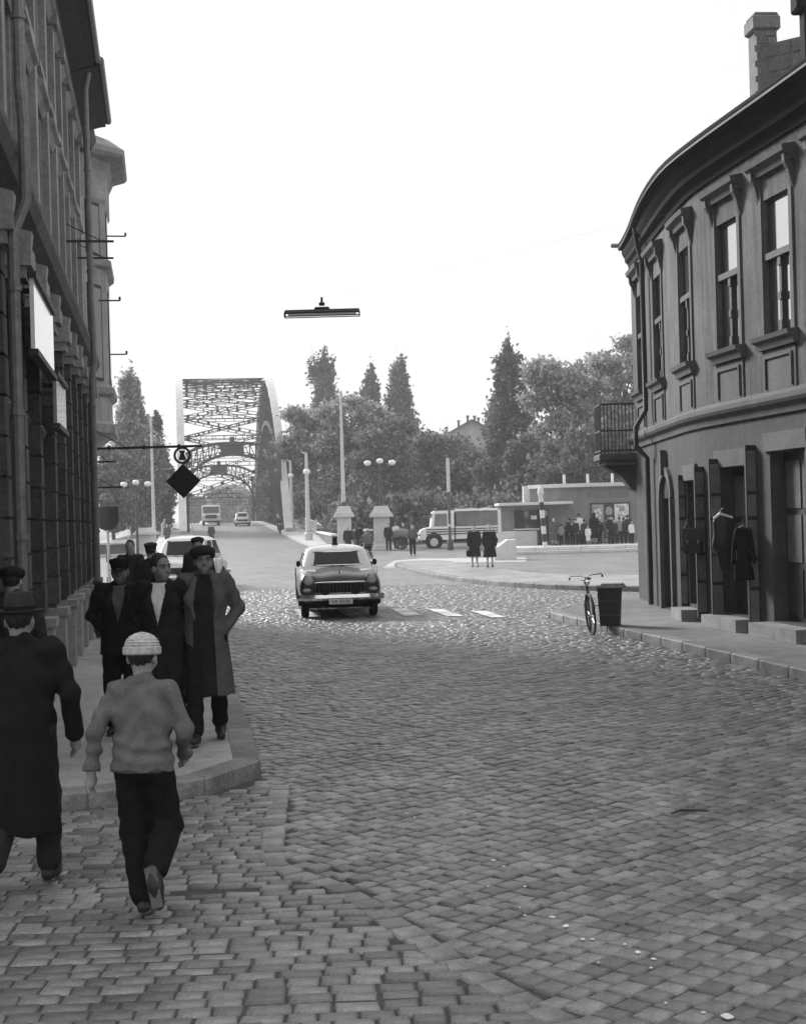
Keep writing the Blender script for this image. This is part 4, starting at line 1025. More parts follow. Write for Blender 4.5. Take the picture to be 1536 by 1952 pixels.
MB().lathe([(.13, 1.5), (.13, 1.65)], n=8).build('collar', M_kioL, t); MB().tube([(0, 0, h * .62), (0, 0, h * .98)], .105, 8).build('sleeve', M_pole, t)
# street light hung over the roadway on a span wire
D_ = 25.0; c = P(614, 596, D_)
lm = thing('hanging_lamp', 'fluorescent street lamp hanging over the roadway on a wire', 'street lamp', c)
hl = 71 * D_ / FOC
q = MB(); q.loft([[(x, -.11 * k, .0), (x, .11 * k, .0), (x, .07 * k, .05), (x, -.07 * k, .05)] for x, k in ((-hl, .6), (-hl + .05, 1), (hl - .05, 1), (hl, .6))], sm=False); q.box((0, 0, .07), (.26, .1, .05), bev=.02); q.build('reflector', M_dark, lm)
for k in (-1, 1): q = MB(); q.box((0, k * .1, -.062), (hl * 2, .014, .016)); q.build('louvre', M_dark, lm)
for k in (-1, 1): q = MB(); q.box((k * hl, 0, -.03), (.02, .2, .075)); q.build('end_plate', M_dark, lm)
for k in (-1, 1): q = MB(); q.tube([(-hl + .06, k * .05, -.03), (hl - .06, k * .05, -.03)], .022, 8); q.build('tube', M_globe, lm)
q = MB(); q.tube([(0, 0, .13), (0, 0, .26)], .02, 6); q.lathe([(.05, .12), (.05, .17)], n=8); q.build('hanger', M_dark, lm)
q = MB(); wl = Vector((wallL(25.0) + .2, 25.0, 7.6)) - c; wr = Vector((5.5, 24.8, 7.3)) - c; q.tube([wl, (0, 0, .26), wr], .0008, 4); q.build('span_wire', mat('thin_wire', .3, .6), lm)
# bracket with ring emblem and black diamond sign on the left front
D_ = 30.6; a = P(165, 856, D_); b = P(386, 850, D_)
sg = thing('diamond_sign', 'black diamond sign hanging under a long iron bracket on the left', 'sign', a)
q = MB(); q.beam((0, 0, 0), b - a, .05, .05); q.beam((0, 0, .5), (b - a) * .35, .015, .015)
for t_ in (.2, .5, .8): q.box((b - a) * t_, (.05, .07, .09))
q.build('bracket', M_dark, sg)
rc = P(348, 868, D_) - a; q = MB(); K = 18
q.tube([rc + Vector((.16 * math.cos(6.283 * i / K), 0, .16 * math.sin(6.283 * i / K))) for i in range(K)], .026, 6, closed=True); q.prism([(-.08, -.1), (.08, -.1), (.04, .04), (.07, .1), (-.07, .1), (-.04, .04)], lambda u, v, t_: rc + Vector((u, t_, v)), -.012, .012); q.tube([rc + Vector((0, 0, .16)), rc + Vector((0, 0, .2))], .015, 5); q.build('ring_emblem', M_dark, sg)
dc = P(350, 917, D_) - a; hd = 33 * D_ / FOC
q = MB(); q.prism([(0, -hd), (hd, 0), (0, hd), (-hd, 0)], lambda u, v, t_: dc + Vector((u, t_, v)), -.02, .02); q.build('panel', mat('black_enamel', .02, .4, .1), sg)
q = MB()
for k in (-1, 1): q.tube([dc + Vector((k * .04, 0, hd)), rc + Vector((k * .05, 0, -.15))], .008, 4)
q.build('chain', M_dark, sg)
# round-bottomed traffic sign and its post, banded post behind the men
D_ = 37.0; c = P(205, 988, D_); t = thing('traffic_sign', 'dark traffic sign seen from behind beside the left house corner', 'sign', (c.x, D_, .0))
w_ = 22 * D_ / FOC; zc = c.z
out_ = [(-w_, w_), (w_, w_), (w_, -.3 * w_)] + [(w_ * math.cos(-x_), w_ * math.sin(-x_) * .75 - .3 * w_) for x_ in [math.pi * i / 10 for i in range(1, 10)]] + [(-w_, -.3 * w_)]
MB().prism(out_, lambda u, v, s_: Vector((u, s_, zc + v)), -.015, .015).build('plate', mat('sign_back', .06, .6), t)
MB().tube([(0, .04, 0), (0, .04, zc + w_)], .035, 8).build('post', M_pole, t)
banded_pole('banded_post', 209, 1045, 1125, 39, .06, 4, 'thin black and white banded post under the traffic sign')
# overhead wires from the oriel house
q = MB()
for k in range(2): q.tube([P(222, 782 + k * 4, 36), P(262, 805 + k * 4, 50), P(320, 832 + k * 3, 90)], .012, 4)
tag(q.build('overhead_wire', mat('thin_wire', .3, .6)), 'pair of overhead wires running from the oriel house to the bridge', 'wire')
# refuse bin on the right pavement
c = G(1163, 1192, .14); t = thing('refuse_bin', 'dark square refuse bin with lid beside the parked bicycle', 'bin', c, -.25); t.scale = (.85, .85, .95)
q = MB(); q.loft([[(a_ * .19, b_ * .19, 0) for a_, b_ in ((-1, -1), (1, -1), (1, 1), (-1, 1))], [(a_ * .23, b_ * .23, .68) for a_, b_ in ((-1, -1), (1, -1), (1, 1), (-1, 1))]], sm=False); q.build('body', M_dark, t)
q = MB(); q.box((.02, 0, .71), (.58, .52, .05), bev=.02); q.box((.06, 0, .75), (.44, .4, .04), bev=.015); q.build('lid', mat('worn_lid', .22, .6, .3, 6), t)
for z in (.2, .45): MB().box((0, -.215 - z * .03, z), (.4, .02, .03)).build('band', mat('cast_iron', .06, .5), t)
# ================================================================ PEOPLE (bodies and clothes grown from distance fields, one skin each)
def nets(Fd, org, h):
    Sg = Fd < 0
    nx, ny, nz = Fd.shape
    cnt = np.zeros((nx - 1, ny - 1, nz - 1), np.int16); acc_ = np.zeros((nx - 1, ny - 1, nz - 1, 3), np.float32)
    def sl(o): return tuple(slice(o[i], o[i] + Fd.shape[i] - 1) for i in range(3))
    cs = [(a, b, c) for a in (0, 1) for b in (0, 1) for c in (0, 1)]
    for a in cs:
        for ax in range(3):
            if a[ax] == 1: continue
            b = list(a); b[ax] = 1; b = tuple(b)
            fa, fb = Fd[sl(a)], Fd[sl(b)]; cr = (fa < 0) != (fb < 0)
            if not cr.any(): continue
            ii = np.nonzero(cr); va, vb = fa[ii], fb[ii]; t = va / (va - vb)
            p = np.tile(np.array(a, np.float32), (len(t), 1)); p[:, ax] = t
            acc_[ii] += p; cnt[ii] += 1
    act = cnt > 0; idx = np.full(cnt.shape, -1, np.int64); ii = np.nonzero(act); idx[ii] = np.arange(len(ii[0]))
    V = (acc_[ii] / cnt[ii][:, None] + np.stack(ii, 1)) * h + org
    Q = []
    for ax in range(3):
        o = [i for i in range(3) if i != ax]
        A = [slice(1, -1)] * 3; A[ax] = slice(0, Fd.shape[ax] - 1); B = list(A); B[ax] = slice(1, Fd.shape[ax])
        sa, sb = Sg[tuple(A)], Sg[tuple(B)]; cr = np.nonzero(sa != sb)
        if not len(cr[0]): continue
        base = [cr[0].copy(), cr[1].copy(), cr[2].copy()]; 
        for k in o: base[k] = base[k] + 1
        def c(d0, d1):
            q = [base[0], base[1], base[2]]; q[o[0]] = q[o[0]] - d0; q[o[1]] = q[o[1]] - d1; return idx[tuple(q)]
        q = np.stack([c(1, 1), c(0, 1), c(0, 0), c(1, 0)], 1); flip = sa[cr] if ax != 1 else ~sa[cr]
        q[~flip] = q[~flip][:, ::-1]; Q.append(q)
    return V, np.concatenate(Q)
class Sdf:
    def __init__(s): s.p = []; s.post = []
    def cap(s, a, b, ra, rb=None, k=.03, sc=(1, 1, 1), sub=False, M=None):
        s.p.append(('cap', np.array(a, float), np.array(b, float), ra, ra if rb is None else rb, k, np.array(sc, float), sub, M)); return s
    def ell(s, c, r, k=.03, sub=False, M=None):
        s.p.append(('ell', np.array(c, float), np.array(r, float), k, sub, M)); return s
    def field(s, h):
        los = []; his = []
        def xf(pt, M): return np.array(M @ Vector(pt)) if M is not None else pt
        bbs = []
        for q in s.p:
            if q[0] == 'cap': R_ = max(q[3], q[4]) * max(1, q[6].max()); a, b = xf(q[1], q[8]), xf(q[2], q[8]); lo = np.minimum(a, b) - R_; hi = np.maximum(a, b) + R_; k = q[5]
            else: c = xf(q[1], q[5]); R_ = q[2].max(); lo = c - R_; hi = c + R_; k = q[3]
            bbs.append((lo - k - 2 * h, hi + k + 2 * h)); los.append(lo); his.append(hi)
        lo = np.min(los, 0) - 4 * h; hi = np.max(his, 0) + 4 * h; n = np.ceil((hi - lo) / h).astype(int) + 1
        Fd = np.full(n, .2, np.float32); ax = [lo[i] + h * np.arange(n[i]) for i in range(3)]
        for q, (bl_, bh_) in zip(s.p, bbs):
            i0 = np.maximum(((bl_ - lo) / h).astype(int), 0); i1 = np.minimum(((bh_ - lo) / h).astype(int) + 2, n)
            X, Y, Z = np.meshgrid(ax[0][i0[0]:i1[0]], ax[1][i0[1]:i1[1]], ax[2][i0[2]:i1[2]], indexing='ij')
            P_ = np.stack([X, Y, Z], -1)
            M = q[8] if q[0] == 'cap' else q[5]
            if M is not None:
                Mi = np.array(M.inverted()); P_ = P_ @ Mi[:3, :3].T + Mi[:3, 3]
            if q[0] == 'cap':
                a, b, ra, rb, k, sc, sub = q[1], q[2], q[3], q[4], q[5], q[6], q[7]
                pa = (P_ - a) / sc; ba = (b - a) / sc; t = np.clip((pa @ ba) / max(ba @ ba, 1e-9), 0, 1)
                d = (np.linalg.norm(pa - t[..., None] * ba, axis=-1) - (ra + (rb - ra) * t)) * sc.min()
            else:
                c, r_, k, sub = q[1], q[2], q[3], q[4]; u = (P_ - c) / r_; l = np.linalg.norm(u, axis=-1); d = (l - 1) * r_.min() * .5 + (l - 1) * np.median(r_) * .5
            sl_ = tuple(slice(i0[i], i1[i]) for i in range(3)); f = Fd[sl_]
            if sub:
                hh = np.maximum(k - np.abs(f + d), 0) / k; Fd[sl_] = np.maximum(f, -d) + hh * hh * k * .25
            else:
                hh = np.maximum(k - np.abs(f - d), 0) / k; Fd[sl_] = np.minimum(f, d) - hh * hh * k * .25
        G_ = np.meshgrid(*ax, indexing='ij', sparse=True)
        for fn in s.post: Fd = fn(Fd, *G_).astype(np.float32)
        return Fd, lo
    def build(s, name, m, parent, h):
        Fd, lo = s.field(h)
        Fd[0] = Fd[-1] = .1; Fd[:, 0] = Fd[:, -1] = .1; Fd[:, :, 0] = Fd[:, :, -1] = .1
        V_, Q_ = nets(Fd, lo, h)
        if len(V_) < 4: return None
        return npmesh(name, V_, Q_, m, parent, smooth=True)
def clothmat(g):
    g = round(g, 3); return mat('cloth_%g' % g, g, .92, .22, 9, bump=.35, bscale=160, spec=.2)
def skinmat(g=.3): return mat('skin_%g' % g, g, .6, .1, 12, spec=.35)
M_shoe = mat('shoe_leather', .025, .4, .2, 12)
M_hair = mat('dark_hair', .02, .6, .3, 40, bump=.4, bscale=90); M_hairL = mat('grey_hair', .3, .6, .3, 40)
SK = dict(sh=(.18, -.01, 1.42), el=(.235, -.03, 1.14), wr=(.235, .05, .89), hp=(.092, 0, .93), kn=(.1, .03, .5), an=(.1, -.02, .085), toe=(.115, .15, .04))
def person(label, loc, rz, H=1.74, hres=.028, coat=.05, hem=.5, trous=.04, hat=None, hatg=.03, hair=M_hair, skin=.3, pose=None, flare=.05, yaw=0., pitch=0., shirt=None, inner=None, skirt=False, group=None, wide=1.0, belt=False, collar=True, shoes=True, lean=0., legs_skin=False, sweater=False, bag=None, hscale=1.0, twide=None):
    twide = twide or wide
    t = thing('person', label, 'person', loc, rz, group); t.scale = (H / 1.75,) * 3
    if lean: t.rotation_euler = (lean, 0, rz)
    J = {}
    for k, v in SK.items():
        J[k + 'R'] = np.array(v, float); J[k + 'L'] = np.array((-v[0], v[1], v[2]), float)
    for k, v in (pose or {}).items(): J[k] = np.array(v, float)
    for k in J:
        if k[:2] in ('sh', 'el', 'wr') and len(k) == 3: J[k][0] *= wide
    hero = hres < .02
    hM = Matrix.Translation((0, 0, (1.468 if not sweater else 1.485) if hres < .02 else 1.495)) @ Matrix.Rotation(yaw, 4, 'Z') @ Matrix.Rotation(pitch, 4, 'X') @ Matrix.Scale(hscale, 4) @ Matrix.Translation((0, 0, -1.5))
    # --- body: head, neck, hands, limbs in one skin
    b = Sdf()
    b.ell((0, -.005, 1.648), (.074, .094, .1), .02, M=hM).ell((0, .028, 1.575), (.056, .066, .068), .035, M=hM)
    b.cap((0, -.02, 1.4), (0, -.005, 1.56), .056, .052, .03)
    b.cap((0, .092, 1.632), (0, .108, 1.592), .011, .016, .016, M=hM)
    for k in (-1, 1):
        b.ell((k * .076, -.005, 1.61), (.013, .024, .034), .012, M=hM)
        b.ell((k * .033, .102, 1.632), (.019, .013, .01), .015, sub=True, M=hM)
        b.cap((k * .012, .09, 1.652), (k * .05, .08, 1.654), .007, .006, .02, M=hM)
        b.ell((k * .033, .082, 1.632), (.014, .012, .012), .006, M=hM)
        b.ell((k * .045, .06, 1.585), (.025, .02, .025), .03, M=hM)
    b.ell((0, .09, 1.557), (.026, .012, .007), .01, M=hM).ell((0, .088, 1.543), (.022, .012, .007), .01, M=hM)  .ell((0, .072, 1.522), (.022, .018, .018), .03, M=hM)
    b.cap((0, -.01, .98), (0, -.01, 1.34), .08, .075, .05)
    for sd_, s in (('R', 1), ('L', -1)):
        sh, el_, wr = J['sh' + sd_], J['el' + sd_], J['wr' + sd_]; hp, kn, an = J['hp' + sd_], J['kn' + sd_], J['an' + sd_]
        b.cap((0, -.01, 1.36), sh, .045, .042, .04).cap(sh, el_, .045, .038, .03).cap(el_, wr, .038, .026, .03)
        b.cap((0, 0, .98), hp, .07, .07, .05).cap(hp, kn, .06, .048, .04).cap(kn, an, .05 if not legs_skin else .056, .036, .03)
        d = wr - el_; d = d / np.linalg.norm(d); side = np.array([-.25 * s, .95, .1]); side = side - d * (side @ d); side /= np.linalg.norm(side); nrm = np.cross(d, side)
        b.cap(wr, wr + d * .08, .026, .034, .02)                          # palm
        if hero:
            for i, (off, L_) in enumerate(((.03, .07), (.011, .08), (-.009, .075), (-.028, .058))):
                p0 = wr + d * .085 + side * off * 1.05; p1 = p0 + d * L_ * .5 + nrm * s * -.008; p2 = p1 + (d * .75 + nrm * s * -.65) * L_ * .55
                b.cap(p0, p1, .0098, .009, .006).cap(p1, p2, .009, .0075, .006)
            p0 = wr + d * .03 + side * .03; p1 = p0 + side * .03 + d * .03; p2 = p1 + d * .032 + side * .004; b.cap(p0, p1, .0125, .0105, .012).cap(p1, p2, .0105, .0085, .006)
        else: b.cap(wr + d * .08, wr + d * .15 , .03, .02, .02)
    b.build('body', skinmat(skin), t, hres * (.62 if hero else 1))
    if hero:
        for k in (-1, 1):
            q = MB(); q.tube([hM @ Vector((k * .016, .1, 1.65)), hM @ Vector((k * .034, .0985, 1.655)), hM @ Vector((k * .052, .084, 1.65))], [.004, .006, .003], 5); q.build('eyebrow', M_hair, t)
            q = MB(); e_ = hM @ Vector((k * .033, .0935, 1.632)); q.ball(e_, (.0105, .005, .006), 8, 5); q.build('eye', M_hair, t)
    # --- trousers and shoes
    if not skirt:
        tr = Sdf(); tr.ell((0, -.01, .95), (.165 * wide, .12, .13), .05)
        for sd_ in 'RL':
            hp, kn, an = J['hp' + sd_], J['kn' + sd_], J['an' + sd_]; e = an + (kn - an) * .08
            tr.cap(hp, kn, .1 * wide, .078 * twide, .04).cap(kn, e, .079 * twide, .068 * twide, .03)
            if hero: tr.cap(e + (kn - an) * .03, e, .066, .072, .01)
        if hero: tr.post.append(lambda F_, x, y, z: F_ + .004 * np.sin(z * 46 + 3 * np.sin(x * 21 + y * 9)) * np.exp(-((z - .45) / .5) ** 2))
        tr.build('trousers', clothmat(trous), t, hres)
    if shoes:
        for sd_ in 'RL':
            an, toe = J['an' + sd_], J['toe' + sd_]; d = toe - an; kn = J['kn' + sd_]
            up = (kn - an); up = up / np.linalg.norm(up)
            heel = an - up * .04; f = toe - heel; heel = heel - f / np.linalg.norm(f) * .035
            s_ = Sdf(); s_.cap(heel, heel + (toe - heel) * .5, .042, .044, .03).cap(heel + (toe - heel) * .5, toe, .046, .034, .03).cap(an, heel + (toe - heel) * .3, .045, .04, .03); so = s_.build('shoe', M_shoe, t, min(hres, .02))
            if hero:
                q = MB(); hv, tv = Vector(heel), Vector(toe); dn = -Vector(up); dn = (dn - (tv - hv).normalized() * dn.dot((tv - hv).normalized())).normalized()
                q.beam(hv + dn * .036 - (tv - hv) * .1, tv + dn * .03 + (tv - hv) * .1, .075, .014, up=dn, bev=.006); q.build('sole', mat('worn_sole', .12, .8, .3, 14), so)
    # --- coat, jacket or dress
    ph = rnd.uniform(0, 6)
    def coatf(grow=0., arms=True):
        c = Sdf(); w_ = wide
        c.ell((0, -.01, 1.27), (.19 * w_ + grow, .125 + grow, .2), .05).cap((-.13 * w_, -.015, 1.405), (.13 * w_, -.015, 1.405), .07 + grow, .07 + grow, .05, sc=(1, 1.05, 1))
        c.cap((0, -.005, 1.2), (0, 0, 1.0), .165 * w_ + grow, .17 * w_ + grow, .06, sc=(1, .74, 1))
        if hem < .95: c.cap((0, 0, 1.02), (0, .0, hem - .12), .175 * w_ + grow, (.18 + flare) * w_ + grow, .05, sc=(1, .78, 1))
        if arms:
            for sd_ in 'RL':
                sh, el_, wr = J['sh' + sd_], J['el' + sd_], J['wr' + sd_]
                q_ = .86 if sweater else 1.0; c.cap(sh, el_, .07 * q_, .06 * q_, .03).cap(el_, el_ + (wr - el_) * .97, .06 * q_, .05 * q_, .025)
                if hero: c.cap(el_ + (wr - el_) * .86, el_ + (wr - el_) * .97, .05, .055, .008)
        if collar: c.cap((-.05, -.045, 1.46), (.05, -.045, 1.475), .045 + grow, .045 + grow, .03).cap((-.08, -.03, 1.45), (-.05, .055, 1.43), .022, .022, .02).cap((.08, -.03, 1.45), (.05, .055, 1.43), .022, .022, .02)
        if hero:
            c.post.append(lambda F_, x, y, z: F_ + .009 * np.sin(np.arctan2(y, x) * 7 + ph + z * 3) * np.clip((1.05 - z) / .4, 0, 1) + .0055 * np.sin(z * 38 + 4 * np.sin(x * 14 + ph) + 2.5 * y * 10) * np.clip((z - .85) / .2, 0, 1))
            c.post.append(lambda F_, x, y, z: F_ - .0035 * np.exp(-((z - 1.02) / .022) ** 2) * (1 if belt else 0))
        if sweater and hero: c.post.append(lambda F_, x, y, z: F_ + .008 * np.sin(z * 62 + 2.2 * np.sin(x * 9 + 1) + 3 * x) * np.exp(-((z - 1.03) / .09) ** 2) + .006 * np.sin(x * 34 + z * 16) * np.exp(-((z - 1.3) / .12) ** 2))
        c.post.append(lambda F_, x, y, z: np.maximum(F_, hem + (.008 * np.sin(x * 30 + y * 20) if hero else 0) - z))
        return c
    co = coatf().build('dress' if skirt else ('sweater' if sweater else 'coat'), clothmat(coat), t, hres)
    if sweater and hero:
        q = Sdf(); q.cap((0, 0, hem + .05), (0, 0, hem + .015), .192 * wide, .186 * wide, .01, sc=(1, .76, 1)); q.post.append(lambda F_, x, y, z: np.maximum(F_, np.maximum(hem - .01 - z, z - hem - .07)) + .002 * np.sin(np.arctan2(y, x) * 60)); q.build('waistband', clothmat(coat * .85), t, hres)
    if shirt is not None:                                                  # V of shirt between the lapels
        c = coatf(.008, False); c.post.append(lambda F_, x, y, z: np.maximum(np.maximum(F_, np.abs(x - .01) - np.clip((z - 1.08) * .24, -1, .075)), np.maximum(.02 - y, z - 1.46))); c.build('shirt', clothmat(shirt), t, hres)
    if inner is not None:                                                  # darker clothes between the open fronts of a coat
        c = coatf(.009, False); c.post.append(lambda F_, x, y, z: np.maximum(np.maximum(F_, np.abs(x - .01) - np.clip(.085 + (1.2 - z) * .03, .03, .11)), np.maximum(.02 - y, z - 1.47))); c.build('jacket', clothmat(inner), t, hres)
        if hero:
            for k in (-1, 1): q = Sdf(); q.cap((k * .075, .085, 1.44), (k * .13, .125, 1.27), .024, .04, .02, sc=(1, .45, 1)).cap((k * .13, .125, 1.27), (k * .085, .14, 1.08), .036, .012, .02, sc=(1, .45, 1)); q.build('lapel', clothmat(coat), t, hres)
    if shirt is not None and hero:
        for k in (-1, 1): q = Sdf(); q.cap((k * .07, .085, 1.44), (k * .105, .125, 1.28), .02, .032, .02, sc=(1, .45, 1)).cap((k * .105, .125, 1.28), (k * .02, .145, 1.06), .03, .01, .02, sc=(1, .45, 1)); q.build('lapel', clothmat(coat), t, hres)
    # --- hair and headgear
    if hair is not None:
        hs = Sdf(); hs.ell((0, -.016, 1.658), (.083, .1, .103), .02, M=hM); Mi = np.array(hM.inverted())
        def cut(F_, x, y, z):
            yy = Mi[1, 0] * x + Mi[1, 1] * y + Mi[1, 2] * z + Mi[1, 3]; zz = Mi[2, 0] * x + Mi[2, 1] * y + Mi[2, 2] * z + Mi[2, 3]
            F_ = np.maximum(F_, zz - (1.68 if hat else 9))
            return np.maximum(F_ + (.003 * np.sin(x * 160 + z * 60) if hero else 0), np.minimum((1.6 if not sweater else 1.535) + np.clip(yy, -.05, .1) * 1.0 + np.where(yy > .045, .05, 0.0) - zz, 1.0))
        hs.post.append(cut); hs.build('hair', hair, t, hres * .7 if hero else hres)
    if hat:
        q = MB(); K = 20; m = clothmat(hatg)
        def rg(rx, ry, z, cy=0., tilt=0.): return [hM @ Vector((rx * math.cos(6.2832 * j / K), cy + ry * math.sin(6.2832 * j / K), z + tilt * math.sin(6.2832 * j / K))) for j in range(K)]
        if hat == 'fedora':
            q.loft([rg(.088, .105, 1.668), rg(.115, .135, 1.664), rg(.14, .165, 1.672), rg(.145, .17, 1.68), rg(.115, .135, 1.674), rg(.09, .107, 1.68), rg(.089, .106, 1.71), rg(.086, .103, 1.75), rg(.075, .092, 1.785), rg(.045, .065, 1.79), rg(.015, .04, 1.772)])
            ho = q.build('hat', m, t); q = MB(); q.loft([rg(.0915, .1085, 1.682), rg(.092, .109, 1.705)], caps=False); q.build('hat_band', clothmat(.012), ho)
        elif hat == 'beret':
            s_ = Sdf(); s_.ell((.014, -.012, 1.695), (.103, .12, .058), .02, M=hM).ell((-.03, -.04, 1.7), (.075, .08, .05), .03, M=hM).cap((-.07, .03, 1.668), (.07, .03, 1.668), .03, .03, .03, M=hM)
            s_.post.append(lambda F_, x, y, z: F_ + .003 * np.sin(x * 40 + y * 55)); s_.build('beret', m, t, hres * .8)
        elif hat == 'cap':
            q.loft([rg(.087, .104, 1.655), rg(.089, .106, 1.68), rg(.106, .122, 1.715, 0, .01), rg(.102, .118, 1.738, 0, .014), rg(.05, .06, 1.752, 0, .01), rg(.01, .01, 1.755)]); ho = q.build('cap', m, t)
            v = MB(); v.loft([[hM @ Vector((r_ * math.sin(a_) * .085, .07 + (.06 + .075 * r_ * math.cos(a_)) if False else .06 + .1 * r_ * math.cos(a_), 1.66 - .035 * r_ * math.cos(a_))) for a_ in [-1.25 + 2.5 * i / 10 for i in range(11)]] for r_ in (.45, 1.0)], closed=False, caps=False); v.build('visor', mat('visor_leather', .015, .35), ho)
        elif hat == 'knit':
            rings = []
            for i in range(15):
                u = i / 14; z = 1.645 + .115 * u; rr_ = (1 - max(0, (u - .3) / .7) ** 2.1) ** .55 if u < .999 else .05; bul = 1 + .028 * (1 if i % 2 else -1) * (1 if u < .9 else 0); rings.append(rg(.098 * rr_ * bul, .113 * rr_ * bul, z))
            q.loft(rings); ho = q.build('knitted_cap', mat('pale_wool', hatg, .95, .3, 30, bump=.6, bscale=120), t)
            q = MB(); q.loft([rg(.1, .115, 1.63), rg(.108, .123, 1.638), rg(.108, .123, 1.672), rg(.1, .115, 1.68)]); q.build('cuff', mat('pale_wool', hatg), ho)
        elif hat == 'scarf':
            s_ = Sdf(); s_.ell((0, -.02, 1.65), (.092, .11, .115), .02, M=hM).cap((0, -.03, 1.53), (0, -.02, 1.6), .085, .08, .03, M=hM).ell((0, .1, 1.6), (.06, .06, .085), .02, sub=True, M=hM); s_.build('headscarf', m, t, hres)
    if bag is not None:
        wr = J['wrR']; q = MB(); q.box((wr[0] + .03, wr[1], wr[2] - .32), (.12, .34, .26), bev=.03); q.tube([(wr[0] + .03, wr[1] - .1, wr[2] - .2), (wr[0] + .03, wr[1], wr[2] - .06), (wr[0] + .03, wr[1] + .1, wr[2] - .2)], .012, 5); q.build('handbag', clothmat(bag), t)
    return t
def gat(px, py):                                  # where a sight line meets the sloping ground
    d = 20.0
    for i in range(4000):
        p = P(px, py, d)
        if p.z <= HT(p.x, p.y): return Vector((p.x, p.y, HT(p.x, p.y)))
        d += .1
    return p
PI = math.pi
walkA = dict(knR=(.1, .14, .52), anR=(.1, .16, .1), toeR=(.11, .33, .06), knL=(-.1, -.02, .5), anL=(-.1, -.24, .14), toeL=(-.11, -.1, .04), elR=(.24, -.12, 1.15), wrR=(.25, -.1, .9), elL=(-.24, .04, 1.14), wrL=(-.25, .17, .93))
pock = dict(elR=(.28, -.09, 1.16), wrR=(.13, .0, 1.0), elL=(-.28, -.09, 1.16), wrL=(-.13, .0, 1.0))
# --- foreground
HH = .0115
g = G(72, 1695)
person('man in brimmed hat and long dark overcoat walking away at the left edge', (g.x - .06, g.y, 0), .02, 1.73, HH, coat=.014, hem=.34, trous=.03, hat='fedora', hatg=.035, skin=.25, flare=.035, wide=1.05,
       pose=dict(walkA, knL=(-.11, .02, .46), anL=(-.13, -.27, .2), toeL=(-.14, -.3, .02), elR=(.27, .0, 1.14), wrR=(.27, .1, .9), elL=(-.25, -.05, 1.15), wrL=(-.26, .1, .95)))
g = G(278, 1738)
person('boy in pale knitted cap and light sweater running away over the cobbles', (g.x, g.y - .05, 0), -.12, 1.5, .0105, coat=.14, hem=.9, trous=.01, hat='knit', hatg=.5, skin=.28, flare=.045, sweater=True, collar=True, wide=1.02, twide=1.2, hscale=1.12, lean=-.07,
       pose=dict(shR=(.168, -.01, 1.41), elR=(.275, -.02, 1.15), wrR=(.22, .17, 1.0), shL=(-.17, 0, 1.41), elL=(-.27, -.1, 1.16), wrL=(-.31, -.06, .9),
                 hpR=(.095, 0, .93), knR=(.13, .1, .54), anR=(.15, -.26, .31), toeR=(.19, -.31, .12), hpL=(-.085, 0, .93), knL=(-.07, .06, .5), anL=(.02, -.06, .1), toeL=(.01, .1, .045)))
g = G(398, 1414, .14)
person('man in open pale trench coat and dark cap walking towards the camera', (g.x, g.y, .136), PI + .1, 1.8, HH, coat=.085, hem=.42, trous=.012, hat='beret', hatg=.015, skin=.16, flare=.08, inner=.016, yaw=.12, wide=1.0,
       pose=dict(walkA, elR=(.29, -.07, 1.15), wrR=(.15, .0, .96), elL=(-.29, -.07, 1.16), wrL=(-.15, .0, .97)))
g = G(345, 1422, .14)
person('bareheaded man in dark overcoat and white shirt glancing sideways', (g.x - .16, g.y + .15, .136), PI - .05, 1.74, HH, coat=.015, hem=.36, trous=.012, skin=.17, flare=.06, shirt=.55, yaw=.85, wide=.98, pose=dict(walkA, **pock))
g = G(238, 1398, .14)
person('man in dark peaked cap and leather jacket with hands in pockets', (g.x, g.y, .136), PI + .02, 1.69, HH, coat=.016, hem=.78, trous=.014, hat='cap', hatg=.01, skin=.13, flare=0.02, wide=1.08, belt=True, shirt=.1, pose=pock)
g = P(26, 1200, 12.4)
person('person with dark beret half hidden behind the hatted man at the left edge', (g.x, 12.4, .136), .1, 1.68, .016, coat=.03, hem=.5, trous=.03, hat='beret', hatg=.012)
# --- middle distance: behind the three men
for px, d, H, yw, ht, lab in ((249, 26, 1.72, PI, None, 'small dark-haired head far behind the man in the peaked cap'), (288, 22.5, 1.7, 0, 'cap', 'person in dark cap behind the three walking men, left of the light car'), (378, 25, 1.75, PI, 'beret', 'person in dark clothes walking right behind the man in the trench coat')):
    x = unroll(px, 1060)[0] * d / FOC; person(lab, (x, d, .136 if x < -1.2 - .157 * (d - 11.8) else 0), yw, H, .022, coat=.03, hem=.5, trous=.03, hat=ht, pose=walkA)
# --- on the square and the bridge approach
def far(px, py, H, rz, lab, **kw):
    g = gat(px, py); kw.setdefault('hres', .024); kw.setdefault('hscale', 1.1); kw.setdefault('skin', .42); return person(lab, g, rz, H, **kw)
far(905, 1087, 1.62, PI, 'stout woman in dark coat with handbag, left of the two women on the island', coat=.025, hem=.42, skirt=True, legs_skin=True, wide=1.1, collar=False, bag=.02, flare=.09).location.z = .136
far(934, 1088, 1.62, PI, 'stout grey-haired woman in dark coat, right of the two women on the island', coat=.02, hem=.42, skirt=True, legs_skin=True, wide=1.12, collar=False, hair=M_hairL, flare=.1).location.z = .136
far(320, 1041, 1.75, PI, 'woman in grey coat on the left footway near the bridge', coat=.07, hem=.3, skirt=True, legs_skin=True)
far(404, 1040, 1.75, PI, 'man walking down the middle of the bridge approach', coat=.05, hem=.6, trous=.05, pose=walkA)
far(621, 1022, 1.75, PI, 'woman in mid grey coat left of the flagpole pedestal', coat=.12, hem=.4, skirt=True, legs_skin=True)
far(640, 1024, 1.75, 0, 'person in pale jacket beside the flagpole pedestal', coat=.5, hem=.8, trous=.08)
